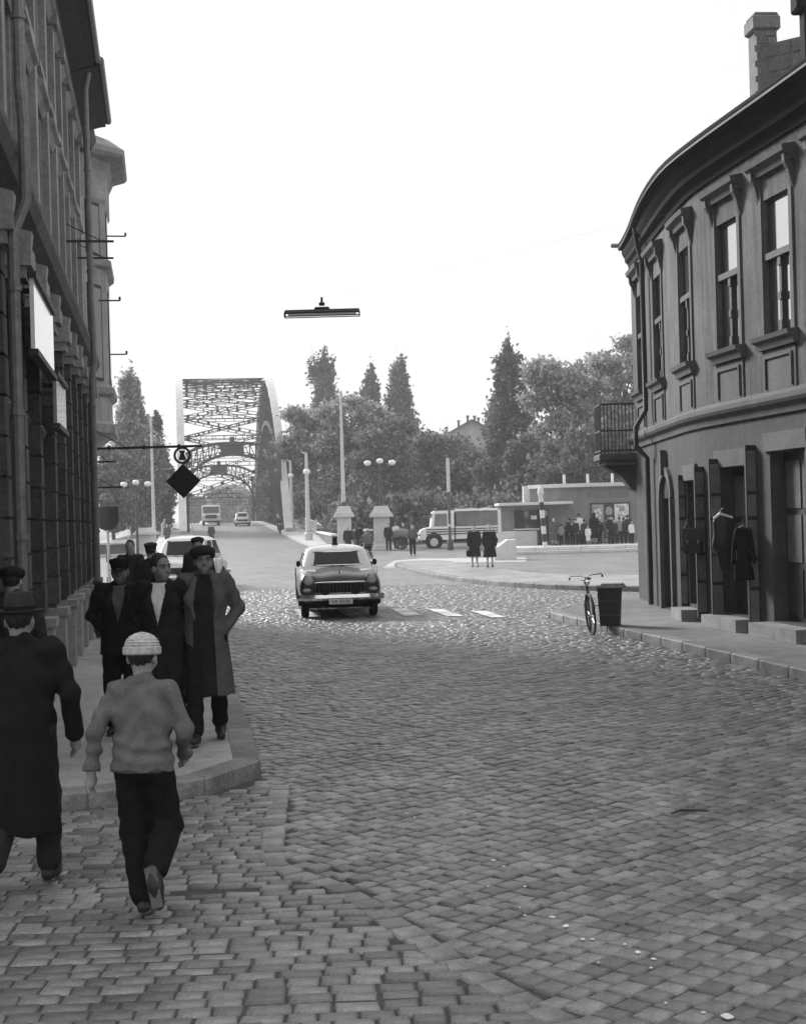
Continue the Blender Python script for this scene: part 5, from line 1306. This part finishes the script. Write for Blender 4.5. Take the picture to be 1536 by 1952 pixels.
far(664, 1058, 1.72, PI, 'man in dark suit before the flagpole pedestal', coat=.025, hem=.6, trous=.03, hair=M_hairL, pose=walkA)
far(686, 1054, 1.75, 0, 'tall man in black coat between the two pedestals', coat=.015, hem=.45, trous=.02, hat='fedora')
far(741, 1050, 1.78, PI, 'man in dark suit standing by the lamp pedestal', coat=.02, hem=.75, trous=.025)
far(756, 1046, 1.75, 0, 'man in white shirt leaning over a cart', coat=.7, hem=.9, trous=.04)
far(769, 1046, 1.72, PI, 'person in dark jacket at the end of the cart', coat=.03, hem=.8, trous=.04)
far(787, 1059, 1.72, PI, 'slim person in grey jacket and black trousers in front of the truck', coat=.1, hem=.95, trous=.015)
# --- queue at the kiosk
Q_ = [(1055, 1.55, .09, 'woman in brown-grey dress at the kiosk corner', True, None), (1069, 1.2, .3, 'child in pale jacket at the left end of the queue', False, None), (1080, 1.25, .03, 'child in dark coat behind the pale-jacketed child', False, None), (1090, 1.3, .02, 'short person in black at the middle of the queue', False, 'scarf'), (1103, 1.75, .7, 'man in white shirt against the kiosk wall', False, None), (1102, 1.3, .03, 'dark-coated child before the man in the white shirt', False, None), (1120, 1.05, .75, 'small child in a white coat in the queue', True, None), (1132, 1.75, .012, 'tall person in a black cloak left of the poster board', True, 'scarf'), (1156, 1.5, .14, 'woman in grey dress below the middle poster', True, None), (1170, 1.35, .03, 'dark-haired child below the white poster', False, None), (1180, 1.5, .28, 'person in pale jacket and black trousers below the white poster', False, None), (1196, 1.6, .05, 'person in dark coat at the right end of the queue', False, None), (1203, 1.25, .75, 'child in white jacket nearest the corner building', False, None), (1062, 1.3, .05, 'girl in dark coat beside the kiosk door', True, None), (1085, 1.5, .04, 'dark-coated person behind the children in the queue', False, None), (1096, 1.45, .025, 'person in black beret in the thick of the queue', False, 'beret'), (1112, 1.4, .06, 'person in grey coat between the white shirt and the cloak', False, None), (1142, 1.3, .03, 'short dark figure right of the black cloak', False, None), (1163, 1.6, .02, 'person in black before the middle poster', False, 'beret'), (1188, 1.45, .04, 'person in dark jacket before the white poster', False, None)]
for i, (px, H, gr, lab, sk, ht) in enumerate(Q_):
    d = 82.3 + (i % 3) * .55; x = unroll(px, 1015)[0] * d / FOC
    person(lab, (x, d, .34), (0 if i % 3 else PI) + rnd.uniform(-.6, .6), H, .034, coat=gr, hem=.35 if sk else .8, trous=.02, skirt=sk, legs_skin=sk, hat=ht, hatg=.012, skin=.4, hscale=1.08, group='people queuing at the kiosk')
# hanging goods by the shop
def hung(name, s, n, z0, z1, w0, w1, label, rimmed=False):
    b = FR(s, n, 0) + RB; t = thing(name, label, 'bag' if rimmed or 'bag' in name else 'coat', (b.x, b.y, z0), -.15)
    hh = z1 - z0; d_ = Sdf(); d_.cap((0, 0, w0 * .8), (0, 0, hh * .5), w0 * .8, (w0 + w1) * .5, .05, sc=(1, .5, 1)).cap((0, 0, hh * .5), (0, 0, hh - w1 * .55), (w0 + w1) * .5, w1 * .82, .05, sc=(1, .5, 1))
    d_.post.append(lambda F_, x, y, z: F_ + .004 * np.sin(x * 45 + 2 * np.sin(z * 7) + y * 12)); d_.build('body', mat('black_leather', .018, .45, .2, 8, bump=.3), t, .02)
    q = MB(); q.tube([(-w1 * .6, 0, z1 - z0), (0, 0, z1 - z0 + .14), (w1 * .6, 0, z1 - z0)], .012, 5); q.build('handle' if rimmed else 'hanger', mat('black_leather', .018, .45), t)
    if rimmed: q = MB(); q.tube([(-w1 * .75, -.02, z1 - z0 - .03), (-.05, -.05, z1 - z0 + .05), (w1 * .7, -.02, z1 - z0 - .02)], .025, 6); q.build('rim', mat('pale_piping', .55, .6), t)
hung('leather_bag', s_of(1418), .36, 1.1, 1.98, .11, .2, 'large black bag with pale rim hanging between the shutters', True)
M_lea = mat('black_leather', .018, .45, .2, 8, bump=.3)
b = FR(s_of(1350), .3, 0) + RB; t = thing('satchel', 'boxy black satchel hanging beside the arched door of the shop', 'bag', (b.x, b.y, 1.36), -.2)
MB().box((0, 0, .22), (.36, .13, .44), bev=.05).build('body', M_lea, t); MB().box((0, -.075, .31), (.35, .02, .24), bev=.008).build('flap', mat('dark_timber', .035), t)
q = MB(); q.tube([(-.12, 0, .43), (-.08, 0, .58), (.08, 0, .58), (.12, 0, .43)], .012, 6); q.build('strap', M_lea, t)
for k in (-1, 1): MB().box((k * .09, -.09, .2), (.03, .012, .06), bev=.004).build('buckle', M_zinc, t)
b = FR(s_of(1444), .26, 0) + RB; t = thing('hanging_coat', 'black coat hanging on the panelled shop shutter', 'coat', (b.x, b.y, .98), -.2)
d_ = Sdf(); d_.cap((0, 0, -.1), (0, 0, .74), .17, .075, .04, sc=(1, .45, 1)).cap((-.07, 0, .78), (.07, 0, .78), .045, .045, .03)
for k in (-1, 1): d_.cap((k * .1, 0, .77), (k * .17, -.02, .3), .042, .034, .02)
d_.post.append(lambda F_, x, y, z: np.maximum(F_ + .006 * np.sin(x * 62 + z * 5), -z)); d_.build('cloth', clothmat(.014), t, .014)
q = MB(); q.tube([(-.1, 0, .8), (0, 0, .86), (.1, 0, .8)], .01, 5); q.tube([(0, 0, .86), (0, 0, .95), (.03, 0, .97)], .006, 5); q.build('hanger', M_zinc, t)
# ================================================================ VEHICLES
M_tyre = mat('tyre', .02, .85, .2, 8, bump=.2); M_hub = mat('hub_metal', .5, .3, .1, 6, metal=.7); M_chrome = mat('chrome', .75, .15, .05, 4, metal=1.0)
M_rubber = mat('underbody', .012, .9)
def wheel(parent, c, r=.34, w=.17, hub=M_hub, steer=0.0):
    q = MB(); q.lathe([(r * .6, -w / 2), (r * .93, -w / 2), (r, -w * .3), (r, w * .3), (r * .93, w / 2), (r * .6, w / 2)], (0, 0, 0), 24, axis='x'); o = q.build('wheel', M_tyre, parent, c); o.rotation_euler = (0, 0, steer)
    for k in (-1, 1):
        q = MB(); q.lathe([(r * .62, 0), (r * .58, k * .02), (r * .36, k * .03), (r * .3, k * .06), (.01, k * .075)], (k * w * .42, 0, 0), 20, axis='x'); q.build('hubcap', hub, o)
def sedan(label, loc, rz, low, high, L=4.8, W=1.8, H=1.62, plate=None, police=False, hood=None, group=None):
    """1950s saloon; front at y = 0 facing -y, tail at y = L"""
    t = thing('car', label, 'car', loc, rz, group); hw = W / 2
    P_low = mat('car_paint_%g' % low, low, .35, .05, 2, coat=.25); P_high = mat('car_paint_%g' % high, high, .25, .05, 2, coat=.5)
    # half sections at stations along the length: (x, z) from sill over the wing to the bonnet centre
    def sec(y, ws, zs, wing, valley, mid, hoodz): return [(y, x, z) for x, z in ((.0, zs), (hw * .72 * ws, zs), (hw * .93 * ws, zs + .1), (hw * 1.0 * ws, .6), (hw * .985 * ws, .78), (hw * .9 * ws, wing - .03), (hw * .74 * ws, wing), (hw * .55 * ws, valley), (hw * .3 * ws, mid), (0, hoodz))]
    ST_ = [sec(.0, .86, .4, .84, .8, .82, .83), sec(.05, .95, .34, .93, .86, .88, .9), sec(.22, .99, .28, 1.0, .92, .95, .97), sec(.7, 1.0, .26, 1.02, .97, 1.01, 1.03), sec(1.25, 1.0, .26, 1.02, 1.0, 1.05, 1.07), sec(1.6, 1.0, .26, 1.02, 1.03, 1.06, 1.07), sec(2.6, 1.0, .26, 1.02, 1.03, 1.05, 1.06), sec(3.5, 1.0, .28, 1.02, 1.03, 1.04, 1.05), sec(4.2, .97, .32, .98, .98, .99, .99), sec(L - .15, .92, .4, .86, .86, .87, .87), sec(L, .8, .48, .74, .74, .75, .75)]
    q = MB(); rings = []
    for s_ in ST_:
        half = [Vector((x, y, z)) for y, x, z in s_]; rings.append(half + [Vector((-p.x, p.y, p.z)) for p in half[-2:0:-1]])
    q.loft(rings); n_ = 18
    bd = q.build('body', [P_low, P_high], t, angle=60)
    md = bd.modifiers.new('s', 'SUBSURF'); md.levels = 2; md.render_levels = 2
    if police:
        for p in bd.data.polygons:
            c = p.center
            if c.y > .6 and c.z > .97 and abs(c.x) > hw * .5: p.material_index = 1
    # cabin: horizontal rings
    def ring(z, y0, y1, w_, r_=.16):
        pts = []
        for (cx, cy, a0) in ((w_ - r_, y1 - r_, 0), (-w_ + r_, y1 - r_, 90), (-w_ + r_, y0 + r_, 180), (w_ - r_, y0 + r_, 270)):
            for i in range(5): a = R(a0 + 22.5 * i); pts.append(Vector((cx + r_ * math.cos(a), cy + r_ * math.sin(a), z)))
        return pts
    zr = H - 1.62
    lev = [(1.0, 1.32, 3.95, .8), (1.08, 1.42, 3.85, .785), (1.47 + zr, 1.84, 3.5, .7), (1.55 + zr, 1.96, 3.36, .63), (1.6 + zr, 2.2, 3.15, .48), (H, 2.5, 2.9, .25)]
    q = MB(); q.loft([ring(*l, r_=.16) for l in lev]); cab = q.build('cabin', P_high, t, angle=50); md = cab.modifiers.new('s', 'SUBSURF'); md.levels = 1; md.render_levels = 1
    def cabpt(z, u):                                # u along windscreen (-1..1) front
        for (a, b) in zip(lev[:-1], lev[1:]):
            if a[0] <= z <= b[0]:
                f = (z - a[0]) / (b[0] - a[0]); y0 = a[1] + (b[1] - a[1]) * f; w_ = a[3] + (b[3] - a[3]) * f; y1 = a[2] + (b[2] - a[2]) * f; return y0, y1, w_
    M_w = glass('car_glass', .02, 1.3)
    z0, z1 = 1.1, 1.465 + zr
    def panel(fn, name):
        q = MB(); A = [fn(i / 8, z0) for i in range(9)]; B = [fn(i / 8, z1) for i in range(9)]; q.loft([A, B], caps=False, closed=False); o = q.build(name, M_w, t)
        e = MB(); e.tube(A + B[::-1], .012, 5, closed=True); e.build('trim', M_chrome, o); return o
    def front(u, z):
        y0, y1, w_ = cabpt(z, u); x = (u * 2 - 1) * (w_ - .05); return Vector((x, y0 - .04 + .12 * abs(u * 2 - 1) ** 3, z))
    def rear(u, z):
        y0, y1, w_ = cabpt(z, u); x = (u * 2 - 1) * (w_ - .12); return Vector((x, y1 + .02 - .1 * abs(u * 2 - 1) ** 3, z))
    ws = panel(front, 'windscreen'); panel(rear, 'rear_window')
    for k in (-1, 1):
        def side(u, z, k=k, a=0, b=1):
            y0, y1, w_ = cabpt(z, u); ya, yb = y0 + .2, y1 - .2; return Vector((k * (w_ + .012), ya + (yb - ya) * (a + (b - a) * u), z))
        panel(lambda u, z: side(u, z, k, 0, .48), 'side_window'); panel(lambda u, z: side(u, z, k, .53, 1), 'side_window')
    for k in (-1, 1): q = MB(); q.tube([front(.5 + k * .05, z0 + .0) + Vector((0, -.02, -.02)), front(.5 + k * .28, z0 + .05) + Vector((0, -.03, 0))], .008, 5); q.build('wiper', M_rubber, ws)
    q = MB(); K = 16; q.tube([Vector((.36 + .17 * math.cos(6.283 * i / K), 1.8, 1.1 + .16 * math.sin(6.283 * i / K))) for i in range(K)], .014, 5, closed=True); q.build('steering_wheel', M_rubber, t)
    # nose: headlamps, grille, bumper
    for k in (-1, 1):
        c = (k * hw * .74, .02, .84); q = MB(); q.lathe([(.115, .12), (.125, .0), (.12, -.05), (.1, -.06)], c, 20, axis='y'); ho = q.build('headlight', P_low, t)
        q = MB(); q.lathe([(.1, -.055), (.09, -.075), (.05, -.09), (.005, -.095)], c, 20, axis='y'); q.build('lens', glass('lamp_lens', .45, 1.5, .1), ho)
        q = MB(); q.lathe([(.102, -.05), (.112, -.066), (.102, -.07)], c, 20, axis='y', caps=False); q.build('bezel', M_chrome, ho)
        q = MB(); q.ball((k * hw * .78, -.02, .62), (.085, .03, .04)); q.build('side_lamp', mat('amber_lens', .4, .3), t)
        q = MB(); q.lathe([(.09, -.1), (.1, -.14), (.085, -.165), (.01, -.17)], (k * .32, -.0, .6), 18, axis='y'); q.build('fog_lamp', M_rubber, t)
    q = MB(); q.loft([[Vector((x, -.035 + .13 * (x / hw) ** 2 + dy, z)) for x in [-.56 + 1.12 * i / 12 for i in range(13)]] for dy, z in ((.0, .5), (-.02, .6), (-.0, .74))], closed=False, caps=False); gr = q.build('grille', M_rubber, t)
    for i in range(15):
        x = -.52 + 1.04 * i / 14; q = MB(); q.beam((x, -.06 + .13 * (x / hw) ** 2, .51), (x, -.055 + .13 * (x / hw) ** 2, .73), .014, .012); q.build('grille_bar', mat('dull_chrome', .07, .5, metal=.3), gr)
    q = MB(); q.tube([Vector((x, -.06 + .13 * (x / hw) ** 2, .765 + .012 * math.cos(x * 2.5))) for x in [-.6 + 1.2 * i / 12 for i in range(13)]], .02, 6); q.tube([Vector((x, -.065 + .13 * (x / hw) ** 2, .545)) for x in [-.55 + 1.1 * i / 12 for i in range(13)]], .014, 6); q.build('grille_frame', M_chrome, gr)
    q = MB(); rr_ = []
    for i in range(17):
        u = -1 + 2 * i / 16; x = u * (hw * 1.03); y = -.14 + .2 * abs(u) ** 4; rr_.append([Vector((x, y - .02, .4)), Vector((x, y - .055, .45)), Vector((x, y - .02, .52)), Vector((x, y + .03, .52)), Vector((x, y + .03, .4))])
    q.loft(rr_); q.build('bumper', M_chrome, t)
    q = MB(); q.box((0, L + .06, .48), (W * .98, .1, .12), bev=.03); q.build('bumper', M_chrome, t)
    q = MB(); q.lathe([(.0, 0), (.03, .02), (.018, .09), (.03, .11)], (0, .1, .94), 8); q.build('mascot_stub', M_chrome, t)
    if plate:
        q = MB(); q.box((0, -.21, .375), (.5, .012, .11), bev=.004); po = q.build('number_plate', mat('plate_enamel', .7, .4, .05), t)
        cu = bpy.data.curves.new('plate_text', 'FONT'); cu.body = plate; cu.size = .105; cu.align_x = 'CENTER'; cu.align_y = 'CENTER'; cu.extrude = .001
        tmp = bpy.data.objects.new('plate_text', cu); COL.objects.link(tmp); bpy.context.view_layer.update()
        me = bpy.data.meshes.new_from_object(tmp.evaluated_get(bpy.context.evaluated_depsgraph_get())); bpy.data.objects.remove(tmp)
        o = bpy.data.objects.new('lettering', me); COL.objects.link(o); o.parent = po; o.location = (0, -.2185, .375); o.rotation_euler = (R(90), 0, 0); me.materials.clear(); me.materials.append(M_rubber)
    for k in (-1, 1):
        q = MB(); q.box((k * .75, 1.62, 1.12), (.1, .05, .05), bev=.015); q.ball((k * .85, 1.6, 1.14), (.05, .025, .07)); q.build('mirror', M_rubber, t)
        for y in (.85, 3.65):
            wheel(t, (k * (hw - .16), y, .335), .335)
            q = MB(); q.prism([(y + .36 * math.cos(math.pi * i / 12), .27 + .4 * math.sin(math.pi * i / 12)) for i in range(13)], lambda u, v, t_: Vector((t_, u, v)), k * hw * .9, k * hw * .985); q.build('wheel_arch', M_rubber, t)
        for y in (1.7, 2.55, 3.4): q = MB(); q.box((k * (hw + .002), y, .68), (.008, .012, .7)); q.build('door_gap', M_rubber, t)
        for y in (2.4, 3.25): q = MB(); q.beam((k * (hw + .02), y, .86), (k * (hw + .02), y + .15, .86), .025, .02); q.build('door_handle', M_chrome, t)
    q = MB(); q.box((0, L / 2, .27), (W * .8, L * .9, .1)); q.build('underbody', M_rubber, t)
    if police:
        q = MB(); q.lathe([(.07, 0), (.075, .03), (.05, .05)], (0, 2.4, H - .01), 12); q.lathe([(.052, .04), (.055, .13), (.03, .18), (.005, .19)], (0, 2.4, H - .01), 12); q.build('beacon', M_rubber, t)
    return t
g = G(652, 1177)
sedan('dark two-tone patrol car with roof beacon driving towards the camera', (g.x, g.y - .5, .01), .085, .03, .62, plate='VA 50-06', police=True, H=1.54)
d = 45.0; x = unroll(322, 1090)[0] * d / FOC
sedan('light-coloured car stopped by the left kerb behind the three men', (x - .1, d + .8, .0), -.1, .5, .6, H=1.72)
g = gat(463, 994); sedan('pale car coming over the crest of the bridge', (P(463, 985, 168).x, 168, HT(P(463, 985, 168).x, 168)), .14, .5, .6)
# --- truck with tarpaulin, broadside
M_cream = mat('truck_white', .85, .4, .1, 2, coat=.2); M_stripe = mat('truck_stripe', .05, .4, .1, 2); M_canvas = mat('tarpaulin', .2, .9, .25, 2, bump=.5, bscale=5, stain=.2)
d = 97.0; x0 = P(800, 1040, d).x
tr = thing('truck', 'white truck with dark side stripes and grey canvas cover parked broadside', 'truck', (x0, d, 0), .04)
LB = 165 * d / FOC; W_ = 2.1
q = MB(); prof = [(0, .62), (.0, 1.0), (.12, 1.28), (.42, 1.4), (.78, 1.46), (.9, 2.42), (1.05, 2.52), (2.3, 2.55), (2.3, .6)]
q.prism(prof, lambda u, v, t_: Vector((u, t_, v)), 0, W_); q.build('cab', M_cream, tr)
q = MB(); q.prism([(.98, 1.5), (1.06, 2.32), (1.85, 2.34), (1.85, 1.5)], lambda u, v, t_: Vector((u, t_, v)), -.015, .0); q.build('side_window', glass('truck_glass', .22, 1.6), tr)
q = MB(); q.prism([(.83, 1.52), (.915, 2.36), (.93, 2.36), (.845, 1.52)], lambda u, v, t_: Vector((u - .03, t_, v)), .12, W_ - .12); q.build('windscreen', glass('truck_glass', .22, 1.6), tr)
q = MB(); q.box((LB / 2 + 1.2, W_ / 2, 1.05), (LB - 2.4, W_, .85), bev=.03); q.build('cargo_body', M_cream, tr)
for z in (.98, 1.14, 1.3):
    q = MB(); q.box((LB / 2 + .2, -.012, z), (LB - .5, .02, .075)); q.build('stripe', M_stripe, tr)
K = 14; rings = []
for i in range(K + 1):
    u = i / K; xx = 2.45 + (LB - 2.5) * u; sag = .02 * math.sin(u * 22) ; rings.append([Vector((xx, -.02 + sag, 1.48)), Vector((xx, .0 + sag * 1.5, 2.0)), Vector((xx, .06, 2.48 + .03 * math.cos(u * 19))), Vector((xx, W_ / 2, 2.66 + .03 * math.cos(u * 19))), Vector((xx, W_ - .06, 2.48)), Vector((xx, W_ + .02, 1.48))])
q = MB(); q.loft(rings); q.build('canvas_cover', M_canvas, tr)
q = MB(); q.tube([Vector((2.4 + (LB - 2.4) * i / 8, -.02, 2.5 + .02 * (i % 2))) for i in range(9)], .05, 6); q.build('canvas_rail', M_cream, tr)
for xx in (.95, LB - 1.0):
    for yy in (.08, W_ - .08): 
        w0 = wheel(tr, (xx, yy, .46), .46, .24, M_kioL); 
for o in [c for c in tr.children if c.name.startswith('wheel')]: o.rotation_euler = (0, 0, R(90))
q = MB(); q.lathe([(.57, 0), (.58, .015)], (.95, -.012, .52), 20, axis='y'); q.build('wheel_arch', M_rubber, tr)
q = MB(); q.box((LB / 2, W_ / 2, .55), (LB - .5, W_ * .8, .2)); q.build('chassis', M_rubber, tr)
q = MB(); q.box((-.1, W_ / 2, .68), (.12, W_ * 1.02, .2), bev=.03); q.build('bumper', M_cream, tr)
q = MB(); q.lathe([(.1, 0), (.11, -.04), (.02, -.06)], (.0, .25, 1.05), 12, axis='x'); q.build('headlight', M_chrome, tr)
q = MB(); q.beam((2.0, -.02, 1.55), (2.1, -.02, 2.3), .03, .03); q.build('door_handle_bar', M_stripe, tr)
# --- lorry on the bridge, front view
d = 176.0; x = P(403, 985, d).x; lo = thing('lorry', 'lorry coming over the crest of the bridge', 'lorry', (x, d, HT(x, d)), .14)
q = MB(); q.prism([(0, .7), (.0, 1.3), (.5, 1.4), (.62, 2.35), (.8, 2.45), (2.0, 2.45), (2.0, .6)], lambda u, v, t_: Vector((t_, u, v)), -1.1, 1.1); q.build('cab', M_cream, lo)
q = MB(); q.box((0, 4.2, 1.6), (2.3, 4.2, 1.7), bev=.04); q.build('cargo_body', M_kio, lo)
q = MB(); q.prism([(.5, 1.48), (.58, 2.25), (.6, 2.25), (.52, 1.48)], lambda u, v, t_: Vector((t_, u - .03, v)), -.95, .95); q.build('windscreen', M_pane, lo)
q = MB(); q.box((0, -.03, 1.05), (1.4, .06, .42), bev=.02); q.build('grille', M_stripe, lo)
for k in (-1, 1):
    q = MB(); q.lathe([(.13, 0), (.12, -.05), (.02, -.07)], (k * .88, -.0, 1.02), 12, axis='y'); q.build('headlight', M_chrome, lo); wheel(lo, (k * .9, .7, .46), .46, .24); wheel(lo, (k * .9, 5.0, .46), .46, .3)
q = MB(); q.box((0, -.12, .66), (2.25, .12, .2), bev=.03); q.build('bumper', M_kioL, lo); q = MB(); q.box((0, 3, .5), (1.6, 6, .2)); q.build('chassis', M_rubber, lo)
# --- bicycles
def bicycle(label, loc, rz, steer=.0, basket=False, lean=.0):
    t = thing('bicycle', label, 'bicycle', loc, rz); t.rotation_euler = (0, lean, rz); m = mat('bicycle_enamel', .03, .4, .1)
    for nm, y, st_ in (('front', .52, steer), ('rear', -.54, 0)):
        K = 28; q = MB(); q.tube([(0, .33 * math.cos(6.283 * i / K), .33 * math.sin(6.283 * i / K)) for i in range(K)], .018, 6, closed=True); w_ = q.build('wheel', M_tyre, t, (0, y, .345)); w_.rotation_euler = (0, 0, st_)
        q = MB()
        for i in range(14): a = 6.283 * i / 14; q.tube([(.012 * (-1) ** i, 0, 0), (0, .315 * math.cos(a), .315 * math.sin(a))], .0025, 4)
        q.build('spokes', M_hub, w_); q = MB(); q.lathe([(.03, -.035), (.03, .035)], (0, 0, 0), 10, axis='x'); q.build('hub', M_hub, w_)
        q = MB(); q.tube([(0, .36 * math.cos(a), .36 * math.sin(a)) for a in [R(20 + 14 * i) for i in range(11)]], .022, 6); q.build('mudguard', m, w_)
    q = MB(); bb = (0, -.1, .3); hd = (0, .36, .9); st2 = (0, -.24, .82); hd2 = (0, .39, .76)
    for a, b in ((bb, hd2), (bb, st2), (st2, hd), (bb, (0, -.54, .345)), (st2, (0, -.54, .345)), (hd, hd2)): q.tube([a, b], .016, 6)
    for k in (-1, 1): q.tube([hd2, (k * .05, .44, .66), (k * .045, .52, .345)], .011, 6)
    q.build('frame', m, t)
    q = MB(); q.tube([(-.28, .16, .98), (-.26, .3, 1.03), (-.08, .38, 1.02), (0, .36, 1.0), (.08, .38, 1.02), (.26, .3, 1.03), (.28, .16, .98)], .011, 6); q.tube([(0, .36, .9), (0, .36, 1.0)], .014, 6); q.build('handlebar', M_chrome, t)
    for k in (-1, 1): q = MB(); q.tube([(k * .28, .2, .99), (k * .28, .08, .965)], .017, 6); q.build('grip', M_rubber, t)
    q = MB(); q.loft([[(w_ * math.cos(6.283 * j / 12), y, .93 + .03 * math.sin(6.283 * j / 12) - .01 * (y + .25)) for j in range(12)] for y, w_ in ((-.4, .05), (-.36, .1), (-.28, .1), (-.16, .05), (-.08, .025))]); q.tube([(0, -.25, .82), (0, -.26, .92)], .013, 6); q.build('saddle', M_shoe, t)
    q = MB(); K = 14; q.tube([(.05, bb[1] + .09 * math.cos(6.283 * i / K), bb[2] + .09 * math.sin(6.283 * i / K)) for i in range(K)], .008, 5, closed=True)
    for k in (-1, 1): q.tube([(k * .03, bb[1], bb[2]), (k * .07, bb[1] + k * .05, bb[2] - k * .16)], .01, 5); q.box((k * .12, bb[1] + k * .05, bb[2] - k * .16), (.1, .07, .025))
    q.build('crank', M_hub, t)
    q = MB(); q.lathe([(.02, -.02), (.05, .0), (.052, .04), (.01, .05)], (0, .42, .9), 10, axis='y'); q.build('lamp', M_chrome, t)
    return t
g = G(1133, 1214, .0); bicycle('black bicycle parked against the kerb on the right', (g.x + .02, g.y + .55, .02), PI - .1, steer=.2, lean=.08)
g = G(706, 1081); b_ = bicycle('bicycle ridden up the road just right of the patrol car', (g.x - .1, g.y + .4, 0), .25)
person('cyclist in grey jacket and pale cap riding beside the patrol car', (g.x - .1, g.y + .4, .0), .25, 1.7, .03, coat=.14, hem=.85, trous=.05, hat='knit', hatg=.55, hair=M_hair, pose=dict(shR=(.18, .06, 1.42), shL=(-.18, .06, 1.42), elR=(.26, .2, 1.2), elL=(-.26, .2, 1.2), wrR=(.26, .3, 1.06), wrL=(-.26, .3, 1.06), hpR=(.09, -.22, .98), hpL=(-.09, -.22, .98), knR=(.12, .14, .8), anR=(.11, -.05, .42), toeR=(.11, .1, .4), knL=(-.12, .1, .62), anL=(-.11, -.1, .2), toeL=(-.11, .06, .17)))
g = gat(533, 1018); bicycle('bicycle ridden down beside the bridge railing', g, PI + .1); person('distant cyclist in dark clothes by the bridge railing', g, PI + .1, 1.7, .035, coat=.04, hem=.8, trous=.04, pose=dict(elR=(.26, .2, 1.2), elL=(-.26, .2, 1.2), wrR=(.26, .3, 1.06), wrL=(-.26, .3, 1.06), knR=(.12, .14, .8), anR=(.11, -.05, .42), toeR=(.11, .1, .4)))
# --- handcart at the pedestal
g = gat(764, 1047); hc = thing('handcart', 'rounded handcart between the men at the lamp pedestal', 'cart', g, .1)
q = MB(); q.ball((0, 0, .95), (.85, .5, .42), 14, 8); q.build('load', mat('sacking', .2, .9, .3, 4, bump=.4), hc); q = MB(); q.box((0, 0, .68), (1.5, .9, .12), bev=.03); q.tube([(.7, -.3, .7), (1.3, -.3, .9)], .03, 6); q.tube([(.7, .3, .7), (1.3, .3, .9)], .03, 6); q.build('bed', M_dark, hc)
for k in (-1, 1):
    q = MB(); K = 20; q.tube([(.4 * math.cos(6.283 * i / K), k * .5, .42 + .4 * math.sin(6.283 * i / K)) for i in range(K)], .035, 6, closed=True); wo = q.build('wheel', M_tyre, hc)
    q = MB(); [q.beam((0, k * .5, .42), (.4 * math.cos(a), k * .5, .42 + .4 * math.sin(a)), .03, .03) for a in [R(45 * i) for i in range(8)]]; q.build('spokes', M_dark, wo)
# ================================================================ HAZE
hz_m = bpy.data.materials.new('thin_haze'); hz_m.use_nodes = True; t_ = hz_m.node_tree; t_.nodes.clear()
vo = t_.nodes.new('ShaderNodeVolumePrincipled'); vo.inputs['Color'].default_value = (1, 1, 1, 1); vo.inputs['Density'].default_value = .00065; vo.inputs['Anisotropy'].default_value = .2
oo = t_.nodes.new('ShaderNodeOutputMaterial'); t_.links.new(vo.outputs[0], oo.inputs['Volume'])
hb = MB().box((0, 210, 17), (620, 560, 38.4)).build('haze', hz_m); tag(hb, kind='stuff')
